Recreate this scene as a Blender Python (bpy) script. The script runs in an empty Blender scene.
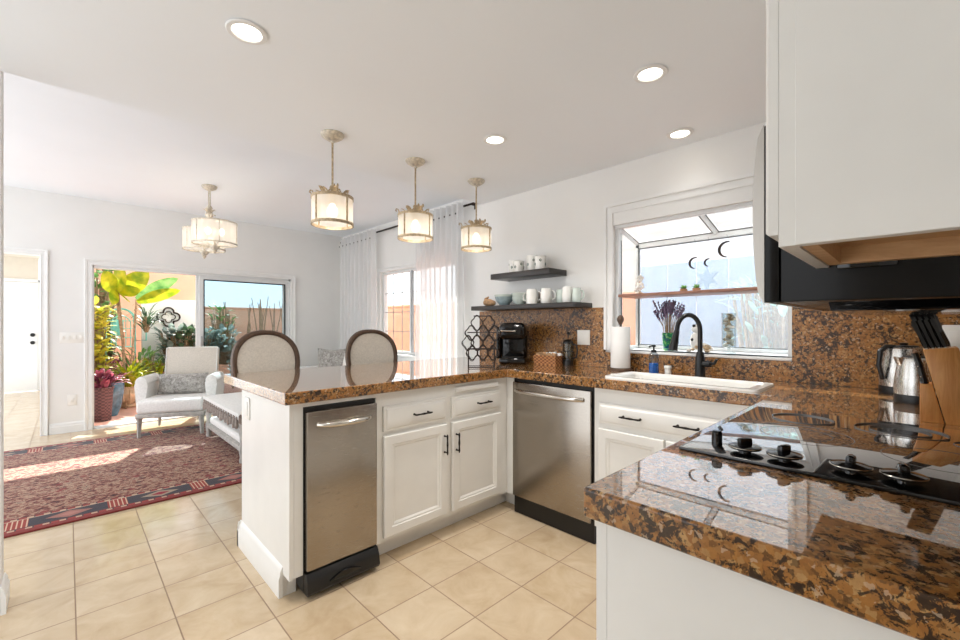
import bpy, bmesh, math, random
from mathutils import Vector, Matrix
random.seed(7)
C = bpy.context.scene.collection
PI = math.pi

# ------------------------------------------------------------------ camera, sky, sun, exposure
sc = bpy.context.scene
cam_d = bpy.data.cameras.new('camera')
cam_d.sensor_width = 36.0
cam_d.lens = 424 / 960 * 36.0
cam_d.shift_y = 5 / 960
cam_d.clip_start = 0.05
cam = bpy.data.objects.new('camera', cam_d)
C.objects.link(cam)
cam.location = (0, 0, 1.2)
cam.rotation_euler = (PI / 2, 0, math.radians(45.8 - 90))
sc.camera = cam

world = bpy.data.worlds.new('sky')
sc.world = world
world.use_nodes = True
wn = world.node_tree
wn.nodes.clear()
w_out = wn.nodes.new('ShaderNodeOutputWorld')
w_bg = wn.nodes.new('ShaderNodeBackground')
w_tc = wn.nodes.new('ShaderNodeTexCoord')
w_sep = wn.nodes.new('ShaderNodeSeparateXYZ')
w_ramp = wn.nodes.new('ShaderNodeValToRGB')
w_ramp.color_ramp.elements[0].position = 0.0
w_ramp.color_ramp.elements[0].color = (0.93, 0.96, 1.0, 1)
w_ramp.color_ramp.elements[1].position = 0.6
w_ramp.color_ramp.elements[1].color = (0.88, 0.94, 1.0, 1)
wn.links.new(w_tc.outputs['Generated'], w_sep.inputs[0])
wn.links.new(w_sep.outputs['Z'], w_ramp.inputs[0])
wn.links.new(w_ramp.outputs[0], w_bg.inputs[0])
w_bg.inputs[1].default_value = 1.5
wn.links.new(w_bg.outputs[0], w_out.inputs[0])

sun_d = bpy.data.lights.new('sun', 'SUN')
sun_d.energy = 9.0
sun_d.angle = math.radians(0.6)
sun_d.color = (1.0, 0.95, 0.88)
sun = bpy.data.objects.new('sun', sun_d)
C.objects.link(sun)
sun.rotation_euler = Vector((-0.485, -1.0, -0.984)).to_track_quat('-Z', 'Y').to_euler()
sun.location = (4, 9, 8)

sc.view_settings.view_transform = 'Standard'
sc.view_settings.look = 'None'
sc.view_settings.gamma = 1
sc.view_settings.exposure = 0.74
sc.view_settings.use_curve_mapping = False
CAN_W = 6.5
PEND_W = 0.3

# ------------------------------------------------------------------ materials
def lin(c):
    return tuple(((x / 12.92) if x <= 0.04045 else ((x + 0.055) / 1.055) ** 2.4) for x in [v / 255 for v in c])

class NT:
    def __init__(s, name):
        s.m = bpy.data.materials.new(name)
        s.m.use_nodes = True
        s.t = s.m.node_tree
        s.b = s.t.nodes['Principled BSDF']
        s.o = s.t.nodes['Material Output']
    def n(s, kind, **kw):
        nd = s.t.nodes.new('ShaderNode' + kind)
        for k, v in kw.items():
            setattr(nd, k, v)
        return nd
    def l(s, a, b):
        s.t.links.new(a, b)
    def coords(s, which='Object', scale=(1, 1, 1), loc=(0, 0, 0), rot=(0, 0, 0)):
        tc = s.n('TexCoord')
        mp = s.n('Mapping')
        mp.inputs['Scale'].default_value = scale
        mp.inputs['Location'].default_value = loc
        mp.inputs['Rotation'].default_value = rot
        s.l(tc.outputs[which], mp.inputs[0])
        return mp.outputs[0]
    def noise(s, vec, scale, detail=4, rough=0.5, dist=0.0):
        nd = s.n('TexNoise')
        nd.inputs['Scale'].default_value = scale
        nd.inputs['Detail'].default_value = detail
        nd.inputs['Roughness'].default_value = rough
        nd.inputs['Distortion'].default_value = dist
        if vec is not None:
            s.l(vec, nd.inputs['Vector'])
        return nd
    def ramp(s, fac, stops, interp='LINEAR'):
        r = s.n('ValToRGB')
        r.color_ramp.interpolation = interp
        els = r.color_ramp.elements
        while len(els) < len(stops):
            els.new(0.5)
        for e, (p, c) in zip(els, stops):
            e.position = p
            e.color = (*lin(c), 1)
        s.l(fac, r.inputs[0])
        return r.outputs[0]
    def mix(s, fac, a, b, mode='MIX'):
        m = s.n('Mix', data_type='RGBA', blend_type=mode)
        for val, i in ((fac, 0), (a, 6), (b, 7)):
            if hasattr(val, 'is_linked'):
                s.l(val, m.inputs[i])
            elif i == 0:
                m.inputs[0].default_value = val
            else:
                m.inputs[i].default_value = (*lin(val), 1)
        return m.outputs[2]
    def math(s, op, a, b=None, c=None):
        m = s.n('Math', operation=op)
        for i, v in enumerate((a, b, c)):
            if v is None:
                continue
            if hasattr(v, 'is_linked'):
                s.l(v, m.inputs[i])
            else:
                m.inputs[i].default_value = v
        return m.outputs[0]
    def bump(s, height, strength=0.2, dist=0.002):
        b = s.n('Bump')
        b.inputs['Strength'].default_value = strength
        b.inputs['Distance'].default_value = dist
        s.l(height, b.inputs['Height'])
        s.l(b.outputs[0], s.b.inputs['Normal'])
    def set(s, **kw):
        names = dict(rough='Roughness', metal='Metallic', spec='Specular IOR Level', coat='Coat Weight', trans='Transmission Weight', ior='IOR', sheen='Sheen Weight', sss='Subsurface Weight', coatr='Coat Roughness')
        for k, v in kw.items():
            if k == 'col':
                s.b.inputs['Base Color'].default_value = (*lin(v), 1)
            elif k == 'emit':
                s.b.inputs['Emission Color'].default_value = (*lin(v[0]), 1)
                s.b.inputs['Emission Strength'].default_value = v[1]
            else:
                s.b.inputs[names[k]].default_value = v
        return s

def polish(t, lo, hi, p, rough=0.012):
    """clear polish: mirror layer that grows towards grazing angles"""
    lw = t.n('LayerWeight'); lw.inputs[0].default_value = 0.5
    gl = t.n('BsdfGlossy'); gl.inputs['Roughness'].default_value = rough
    gl.inputs[0].default_value = (1, 1, 1, 1)
    f = t.math('MULTIPLY_ADD', t.math('POWER', lw.outputs['Facing'], p), hi, lo)
    mx = t.n('MixShader')
    t.l(f, mx.inputs[0]); t.l(t.b.outputs[0], mx.inputs[1]); t.l(gl.outputs[0], mx.inputs[2])
    t.l(mx.outputs[0], t.o.inputs[0])

def plain(name, col, rough=0.5, metal=0.0, var=0.06, vscale=12, bump=0.0, bscale=150, **kw):
    t = NT(name)
    t.set(rough=rough, metal=metal, **kw)
    v = t.coords()
    nz = t.noise(v, vscale, 3)
    a = tuple(max(0, c * (1 - var)) for c in col)
    b = tuple(min(255, c * (1 + var)) for c in col)
    t.l(t.ramp(nz.outputs[0], [(0.3, a), (0.7, b)]), t.b.inputs['Base Color'])
    if bump:
        t.bump(t.noise(v, bscale, 3).outputs[0], bump)
    return t.m

M = {}
M['wall'] = plain('white_wall_paint', (237, 236, 233), 0.6, var=0.008, vscale=3, bump=0.05, bscale=220)
M['ceil'] = plain('white_ceiling_paint', (245, 249, 253), 0.7, var=0.006, vscale=2, bump=0.06, bscale=180)
M['trim'] = plain('white_trim_enamel', (238, 238, 236), 0.35, var=0.008)
M['cab'] = plain('white_cabinet_paint', (234, 232, 227), 0.32, var=0.012, vscale=6, bump=0.04, bscale=60)
M['cabshade'] = plain('cabinet_toe_paint', (205, 200, 190), 0.5, var=0.03)
M['dark'] = plain('black_plastic', (16, 16, 17), 0.35, var=0.1)
M['gloss_black'] = plain('gloss_black_plastic', (10, 10, 11), 0.08, var=0.1)
t_ = NT('black_ceramic_glass').set(col=(16, 16, 17), rough=0.3, spec=0.2)
polish(t_, 0.03, 0.98, 2.4, 0.01)
M['cook_glass'] = t_.m
M['mw_black'] = plain('microwave_black_enamel', (24, 23, 22), 0.25, var=0.05, spec=0.18)
M['rubber'] = plain('black_rubber', (22, 22, 22), 0.7)
M['bronze'] = plain('dark_bronze_handle', (38, 33, 30), 0.38, 0.6, var=0.15)
M['iron'] = plain('wrought_iron', (48, 38, 33), 0.5, 0.5, var=0.2)
M['chrome'] = plain('brushed_chrome', (205, 200, 192), 0.18, 1.0, var=0.03)
M['ceramic'] = plain('white_ceramic', (236, 235, 230), 0.12, var=0.01)
M['greenish_ceramic'] = plain('pale_green_ceramic', (205, 216, 208), 0.15, var=0.04)
M['blue_bowl'] = plain('blue_grey_glaze', (150, 168, 172), 0.15, var=0.12, vscale=30)
M['tan_wood'] = plain('carved_tan_wood', (176, 138, 100), 0.5, var=0.18, vscale=40)
M['linen'] = plain('cream_linen', (212, 204, 192), 0.85, var=0.04, vscale=90, bump=0.25, bscale=500)
M['white_fabric'] = plain('white_upholstery', (232, 230, 226), 0.85, var=0.03, vscale=60, bump=0.2, bscale=400)
M['gold'] = plain('antique_champagne_metal', (180, 162, 134), 0.45, 0.4, var=0.14, vscale=60)
M['silverleaf'] = plain('distressed_cream_metal', (204, 196, 180), 0.45, 0.35, var=0.12, vscale=60)
M['towel'] = plain('white_paper_towel', (240, 240, 238), 0.9, var=0.01, bump=0.3, bscale=260)
M['grey_wood'] = plain('weathered_grey_wood', (176, 172, 166), 0.6, var=0.1, vscale=25)
M['terracotta'] = plain('pink_patio_paver', (226, 176, 158), 0.8, var=0.08, vscale=5, bump=0.1)
M['peach'] = plain('peach_stucco', (222, 174, 146), 0.9, var=0.04, vscale=3, bump=0.4, bscale=60)
M['stucco_white'] = plain('white_stucco', (240, 240, 238), 0.9, var=0.02, vscale=3, bump=0.3, bscale=60)
M['cream_stucco'] = plain('cream_neighbour_stucco', (196, 197, 194), 0.9, var=0.02, vscale=3)
M['paleblue'] = plain('pale_blue_fence_paint', (128, 152, 184), 0.8, var=0.07, vscale=6, bump=0.2)
M['teal'] = plain('teal_painted_metal', (130, 205, 200), 0.4, var=0.08)
M['blue_pot'] = plain('blue_glazed_pot', (74, 112, 132), 0.25, var=0.2, vscale=14)
M['cream_pot'] = plain('cream_stone_pot', (212, 190, 160), 0.7, var=0.12, vscale=16)
M['soil'] = plain('planter_soil', (70, 52, 40), 0.95, var=0.3, vscale=60)
M['beige'] = plain('hall_beige_paint', (222, 213, 198), 0.7, var=0.01)
M['outlet'] = plain('outlet_plastic', (240, 238, 232), 0.3, var=0.005)
M['stone'] = plain('pebbles', (196, 160, 128), 0.5, var=0.4, vscale=30)
M['white_stone'] = plain('white_shell', (232, 226, 216), 0.5, var=0.1, vscale=40)
M['unfin_wood'] = plain('unfinished_birch', (206, 172, 132), 0.6, var=0.08, vscale=20)
M['alu'] = plain('white_aluminium_frame', (226, 228, 228), 0.35, var=0.01)
M['alu_grey2'] = plain('grey_rubber_gasket', (96, 98, 98), 0.5, var=0.03)
M['alu_grey'] = plain('grey_aluminium_frame', (168, 172, 174), 0.35, 0.3, var=0.03)

def foliage(name, a, b, rough=0.5):
    t = NT(name)
    t.set(rough=rough)
    v = t.coords()
    nz = t.noise(v, 9, 3)
    t.l(t.ramp(nz.outputs[0], [(0.32, a), (0.68, b)]), t.b.inputs['Base Color'])
    tr = t.n('BsdfTranslucent')
    t.l(t.ramp(nz.outputs[0], [(0.32, a), (0.68, b)]), tr.inputs[0])
    mx = t.n('MixShader')
    mx.inputs[0].default_value = 0.35
    t.l(t.b.outputs[0], mx.inputs[1])
    t.l(tr.outputs[0], mx.inputs[2])
    t.l(mx.outputs[0], t.o.inputs[0])
    return t.m
M['leaf_lime'] = foliage('lime_leaf', (112, 142, 22), (196, 190, 44))
M['leaf_green'] = foliage('green_leaf', (70, 120, 60), (130, 170, 100))
M['leaf_dark'] = foliage('dark_green_leaf', (40, 70, 50), (96, 124, 90))
M['leaf_yellowgreen'] = foliage('yellow_green_leaf', (150, 164, 44), (226, 208, 80))
M['leaf_purple'] = foliage('purple_leaf', (90, 40, 62), (176, 90, 110))
M['leaf_bluegrey'] = foliage('blue_grey_leaf', (96, 116, 110), (160, 176, 168))
M['leaf_teal'] = foliage('soft_teal_leaf', (110, 160, 150), (170, 205, 190))
M['lavender'] = foliage('dried_lavender', (110, 84, 120), (166, 140, 172))
M['stem'] = plain('brown_stem', (142, 118, 92), 0.8, var=0.2, vscale=30)

# glass that lets light through
def glass_mat(name, tint=(250, 252, 252), refl=0.5, frost=0.0):
    t = NT(name)
    t.t.nodes.remove(t.b)
    tr = t.n('BsdfTransparent')
    tr.inputs[0].default_value = (*lin(tint), 1)
    gl = t.n('BsdfGlossy')
    gl.inputs['Roughness'].default_value = 0.01
    lw = t.n('LayerWeight'); lw.inputs[0].default_value = 0.5
    mx = t.n('MixShader')
    f_ = t.math('MULTIPLY_ADD', t.math('POWER', lw.outputs['Facing'], 4.0), 0.8, 0.04)
    t.l(t.math('MULTIPLY', f_, refl), mx.inputs[0])
    t.l(tr.outputs[0], mx.inputs[1])
    t.l(gl.outputs[0], mx.inputs[2])
    last = mx.outputs[0]
    if frost:
        df = t.n('BsdfTranslucent')
        df.inputs[0].default_value = (0.9, 0.93, 0.96, 1)
        m2 = t.n('MixShader')
        nz = t.noise(t.coords(), 120, 2)
        t.l(t.math('MULTIPLY_ADD', nz.outputs[0], 0.2, frost - 0.10), m2.inputs[0])
        t.l(last, m2.inputs[1])
        t.l(df.outputs[0], m2.inputs[2])
        last = m2.outputs[0]
    t.l(last, t.o.inputs[0])
    return t.m
M['glass'] = glass_mat('clear_window_glass')
M['glass_tint'] = glass_mat('sky_dimming_door_glass', (208, 222, 228), 0.6)  # tint stands in for a dimmer, bluer sky behind this panel
M['glass_frost'] = glass_mat('rain_streaked_glass', (240, 245, 250), 0.5, 0.16)
M['glass_item'] = glass_mat('thin_glassware', (238, 242, 242), 1.0)
M['soap'] = plain('blue_soap', (30, 104, 186), 0.2, var=0.04)
M['smoke'] = glass_mat('smoked_plastic', (90, 90, 95), 0.9)
M['clearish'] = glass_mat('clear_soap_bottle', (215, 222, 228), 1.0)

def sheer(name, alpha, col=(244, 244, 244)):
    t = NT(name)
    t.t.nodes.remove(t.b)
    df = t.n('BsdfDiffuse'); df.inputs[0].default_value = (*lin(col), 1)
    tl = t.n('BsdfTranslucent'); tl.inputs[0].default_value = (*lin(col), 1)
    tp = t.n('BsdfTransparent')
    m1 = t.n('MixShader'); m1.inputs[0].default_value = 0.5
    m2 = t.n('MixShader')
    nz = t.noise(t.coords(scale=(1, 1, 0.1)), 30, 2)
    t.l(t.math('MULTIPLY_ADD', nz.outputs[0], 0.15, alpha - 0.07), m2.inputs[0])
    t.l(df.outputs[0], m1.inputs[1]); t.l(tl.outputs[0], m1.inputs[2])
    t.l(tp.outputs[0], m2.inputs[1]); t.l(m1.outputs[0], m2.inputs[2])
    t.l(m2.outputs[0], t.o.inputs[0])
    return t.m
M['sheer'] = sheer('sheer_white_voile', 0.72)
M['shade'] = sheer('cream_organza_shade', 0.62, (250, 246, 238))

def emitter(name, col, strength):
    t = NT(name)
    t.set(col=col, emit=(col, strength), rough=0.4)
    return t.m
M['can_lens'] = emitter('lit_downlight_lens', (255, 246, 230), 4)
M['bulb'] = emitter('lit_bulb', (255, 236, 206), 5)

def floor_mat():
    t = NT('travertine_tile')
    v = t.coords(loc=(-0.024 + 0.294 * 40, -1.262 + 0.2845 * 40, 0))
    sep = t.n('SeparateXYZ'); t.l(v, sep.inputs[0])
    def line(sock, step):
        q = t.math('DIVIDE', sock, step)
        f = t.math('FRACT', q)
        d = t.math('MINIMUM', f, t.math('SUBTRACT', 1.0, f))
        return t.math('MULTIPLY', d, step), t.math('FLOOR', q)
    dx, ix = line(sep.outputs[0], 0.294)
    dy, iy = line(sep.outputs[1], 0.2845)
    d = t.math('MINIMUM', dx, dy)
    grout = t.math('LESS_THAN', d, 0.0024)
    cmb = t.n('CombineXYZ'); t.l(ix, cmb.inputs[0]); t.l(iy, cmb.inputs[1])
    wn_ = t.n('TexWhiteNoise'); t.l(cmb.outputs[0], wn_.inputs[0])
    va = t.n('VectorMath', operation='MULTIPLY_ADD')
    t.l(cmb.outputs[0], va.inputs[0]); va.inputs[1].default_value = (3.7, 5.1, 0); t.l(v, va.inputs[2])
    n1 = t.noise(va.outputs[0], 6, 6, 0.6, 0.6)
    n2 = t.noise(va.outputs[0], 40, 4, 0.6)
    base = t.ramp(n1.outputs[0], [(0.25, (182, 156, 122)), (0.5, (201, 178, 146)), (0.75, (215, 196, 167))])
    base = t.mix(t.math('MULTIPLY', n2.outputs[0], 0.18), base, (198, 172, 138))
    base = t.mix(t.math('MULTIPLY', wn_.outputs[0], 0.22), base, (236, 222, 200))
    col = t.mix(grout, base, (148, 122, 98))
    t.l(col, t.b.inputs['Base Color'])
    t.l(t.math('MULTIPLY_ADD', grout, 0.5, 0.14), t.b.inputs['Roughness'])
    e = t.math('MINIMUM', d, 0.004)
    t.bump(t.math('MULTIPLY', e, 250), 0.35, 0.002)
    return t.m
M['floor'] = floor_mat()

def granite_mat(name, polished):
    t = NT(name)
    v = t.coords()
    wv = t.noise(v, 90, 4)
    va = t.n('VectorMath', operation='MULTIPLY_ADD')
    t.l(wv.outputs['Color'], va.inputs[0]); va.inputs[1].default_value = (0.02, 0.02, 0.02); t.l(v, va.inputs[2])
    vo = t.n('TexVoronoi'); vo.inputs['Scale'].default_value = 130
    t.l(va.outputs[0], vo.inputs['Vector'])
    cs = t.n('SeparateColor'); t.l(vo.outputs['Color'], cs.inputs[0])
    base = t.ramp(cs.outputs[0], [(0.0, (116, 78, 38)), (0.25, (164, 112, 56)), (0.5, (186, 128, 64)), (0.72, (164, 108, 52)), (1.0, (206, 162, 102))])
    mid = t.noise(v, 130, 4, 0.7)
    base = t.mix(t.math('MULTIPLY', t.math('SUBTRACT', 1.0, mid.outputs[0]), 0.55), base, (84, 56, 34))
    n2 = t.noise(v, 48, 5, 0.72, 0.5)
    big = t.noise(v, 9, 2)
    thr = t.math('MULTIPLY_ADD', big.outputs[0], -0.3, 0.675)
    m = t.math('MULTIPLY', t.math('SUBTRACT', n2.outputs[0], thr), 30.0)
    m = t.math('MINIMUM', t.math('MAXIMUM', m, 0.0), 0.9)
    col = t.mix(m, base, (30, 24, 21))
    vb = t.n('TexVoronoi'); vb.inputs['Scale'].default_value = 150
    t.l(va.outputs[0], vb.inputs['Vector'])
    c2 = t.n('SeparateColor'); t.l(vb.outputs['Color'], c2.inputs[0])
    col = t.mix(t.math('MULTIPLY', t.math('GREATER_THAN', c2.outputs[1], 0.9), 0.6), col, (38, 30, 27))
    col = t.mix(t.math('MULTIPLY', t.math('LESS_THAN', c2.outputs[1], 0.04), 0.5), col, (206, 180, 150))
    t.l(col, t.b.inputs['Base Color'])
    if polished:
        t.set(rough=0.3, spec=0.2)
        polish(t, 0.02, 0.95, 2.6)
    else:
        t.set(rough=0.3, spec=0.4)
    return t.m
M['granite_wall'] = granite_mat('granite_backsplash', False)
M['granite'] = granite_mat('brown_gold_granite', True)

def steel_mat(name, tone=(172, 165, 156), rough=0.27, streak=(60, 60, 1), var=0.03, rv=0.05):
    t = NT(name)
    v = t.coords(scale=streak)
    nz = t.noise(v, 6, 4, 0.7)
    t.l(t.ramp(nz.outputs[0], [(0.3, tuple(c * (1 - var) for c in tone)), (0.7, tone)]), t.b.inputs['Base Color'])
    t.set(metal=1.0)
    t.l(t.math('MULTIPLY_ADD', nz.outputs[0], rv * 2, rough - rv), t.b.inputs['Roughness'])
    return t.m
M['steel'] = steel_mat('brushed_stainless_steel', (168, 160, 150), 0.26, (4, 4, 90))
M['door_edge'] = steel_mat('stainless_door_edge', (196, 190, 182), 0.35, (1, 1, 1))
M['kettle_steel'] = steel_mat('kettle_stainless', (232, 229, 224), 0.27, (70, 70, 2), 0.22, 0.08)

def wood_mat(name, a, b, scale=(2, 30, 30), rough=0.4):
    t = NT(name)
    v = t.coords(scale=scale)
    nz = t.noise(v, 3, 6, 0.6, 1.2)
    col = t.ramp(nz.outputs[0], [(0.3, a), (0.7, b)])
    t.l(col, t.b.inputs['Base Color'])
    t.set(rough=rough)
    t.bump(nz.outputs[0], 0.08)
    return t.m
M['block_wood'] = wood_mat('knife_block_wood', (196, 128, 64), (222, 160, 92), (30, 30, 3))
M['shelf_wood'] = wood_mat('espresso_shelf_wood', (24, 19, 17), (44, 36, 31), (30, 3, 30), 0.35)
M['cab_wood'] = wood_mat('raw_cabinet_wood', (190, 148, 104), (216, 178, 132), (30, 3, 30), 0.6)
M['red_wood'] = wood_mat('reddish_shelf_wood', (120, 76, 60), (170, 122, 100), (30, 3, 30), 0.4)
M['stool_wood'] = wood_mat('walnut_stool_wood', (62, 44, 32), (98, 73, 54), (20, 20, 6), 0.5)

def damask():
    t = NT('grey_damask_velvet')
    v = t.coords()
    n1 = t.noise(v, 22, 5, 0.7, 1.5)
    t.l(t.ramp(n1.outputs[0], [(0.35, (120, 116, 110)), (0.5, (160, 156, 150)), (0.65, (196, 193, 186))], 'EASE'), t.b.inputs['Base Color'])
    t.set(rough=0.6, sheen=0.3)
    return t.m
M['damask'] = damask()

def basket_mat(name, a, b, s=90):
    t = NT(name)
    v = t.coords(scale=(s, s, s * 1.6))
    ch = t.n('TexChecker'); ch.inputs['Scale'].default_value = 1.0
    t.l(v, ch.inputs[0])
    nz = t.noise(t.coords(), 60, 3)
    ch.inputs[1].default_value = (*lin(a), 1); ch.inputs[2].default_value = (*lin(b), 1)
    col = t.mix(t.math('MULTIPLY', nz.outputs[0], 0.5), ch.outputs[0], tuple(c * 0.6 for c in a))
    t.l(col, t.b.inputs['Base Color'])
    t.set(rough=0.7)
    t.bump(ch.outputs[1], 0.5, 0.003)
    return t.m
M['basket'] = basket_mat('woven_basket', (200, 140, 88), (120, 70, 40), 55)
M['wicker'] = basket_mat('dark_wicker', (112, 82, 84), (66, 44, 50), 30)

def rug_mat(x0, x1, y0, y1):
    t = NT('persian_rug_weave')
    v = t.coords()
    sep = t.n('SeparateXYZ'); t.l(v, sep.inputs[0])
    X, Y = sep.outputs[0], sep.outputs[1]
    def sub(a, b): return t.math('SUBTRACT', a, b)
    ex = t.math('MINIMUM', sub(X, x0), sub(x1, X))
    ey = t.math('MINIMUM', sub(Y, y0), sub(y1, Y))
    e = t.math('MINIMUM', ex, ey)
    along = t.mix(t.math('LESS_THAN', ex, ey), (0, 0, 0), (255, 255, 255))
    isx = t.math('LESS_THAN', ex, ey)
    u = t.math('ADD', t.math('MULTIPLY', isx, Y), t.math('MULTIPLY', t.math('SUBTRACT', 1.0, isx), X))
    # field: dense small floral speckle
    nf = t.noise(t.coords(scale=(1, 1.5, 1)), 24, 4, 0.7, 0.8)
    nb = t.noise(v, 5, 3)
    field = t.ramp(nf.outputs[0], [(0.32, (36, 28, 38)), (0.43, (104, 46, 42)), (0.49, (142, 88, 74)), (0.56, (190, 160, 134)), (0.62, (118, 88, 78)), (0.7, (70, 52, 58))])
    vo = t.n('TexVoronoi'); vo.inputs['Scale'].default_value = 9
    t.l(v, vo.inputs['Vector'])
    blot = t.math('LESS_THAN', vo.outputs['Distance'], 0.2)
    field = t.mix(t.math('MULTIPLY', blot, 0.75), field, (132, 36, 42))
    # main border: navy ground, alternating red and beige medallions
    per = 0.46
    fr = t.math('FRACT', t.math('DIVIDE', t.math('ADD', u, 20.0), per))
    du = t.math('ABSOLUTE', sub(fr, 0.5))           # 0 at medallion centre
    dv = t.math('ABSOLUTE', sub(e, 0.155))
    diam = t.math('ADD', t.math('MULTIPLY', du, 4.2), t.math('DIVIDE', dv, 0.062))
    alt = t.math('FRACT', t.math('DIVIDE', t.math('FLOOR', t.math('DIVIDE', t.math('ADD', u, 20.0), per)), 2.0))
    med = t.mix(alt, (162, 142, 122), (150, 40, 58))
    med2 = t.mix(alt, (150, 40, 58), (196, 160, 140))
    medc = t.mix(t.math('LESS_THAN', diam, 0.5), med, med2)
    ground = t.mix(nf.outputs[0], (44, 42, 56), (80, 72, 74))
    bar = t.math('GREATER_THAN', du, 0.39)
    ground = t.mix(bar, ground, (150, 58, 50))
    barl = t.math('LESS_THAN', t.math('FRACT', t.math('MULTIPLY', fr, 22.0)), 0.3)
    ground = t.mix(t.math('MULTIPLY', bar, barl), ground, (206, 176, 150))
    main = t.mix(t.math('LESS_THAN', diam, 1.0), ground, medc)
    stripe = t.ramp(t.math('FRACT', t.math('MULTIPLY', t.math('ADD', u, 9.0), 14.0)), [(0.0, (150, 60, 56)), (0.5, (190, 160, 136)), (0.9, (70, 60, 66))], 'CONSTANT')
    def band(col, lo, c2):
        return t.mix(t.math('GREATER_THAN', e, lo), col, c2)
    col = band((132, 52, 48), 0.045, stripe)
    col = band(col, 0.07, (96, 54, 54))
    col = band(col, 0.082, main)
    col = band(col, 0.228, (186, 160, 138))
    col = band(col, 0.238, stripe)
    col = band(col, 0.262, (110, 46, 48))
    col = band(col, 0.275, field)
    t.l(col, t.b.inputs['Base Color'])
    t.set(rough=0.95, sheen=0.08)
    t.bump(t.noise(v, 300, 2).outputs[0], 0.5, 0.004)
    return t.m

def vase_mat():
    t = NT('painted_green_vase')
    n1 = t.noise(t.coords(), 34, 3, 0.6, 1.0)
    t.l(t.ramp(n1.outputs[0], [(0.35, (30, 60, 96)), (0.45, (40, 120, 80)), (0.58, (120, 176, 100)), (0.7, (220, 222, 190))], 'CONSTANT'), t.b.inputs['Base Color'])
    t.set(rough=0.15)
    return t.m
M['vase'] = vase_mat()

# ------------------------------------------------------------------ mesh helpers
def origin(o):
    p = Vector((0, 0, 0))
    while o is not None:
        p += o.location
        o = o.parent
    return p

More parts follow.
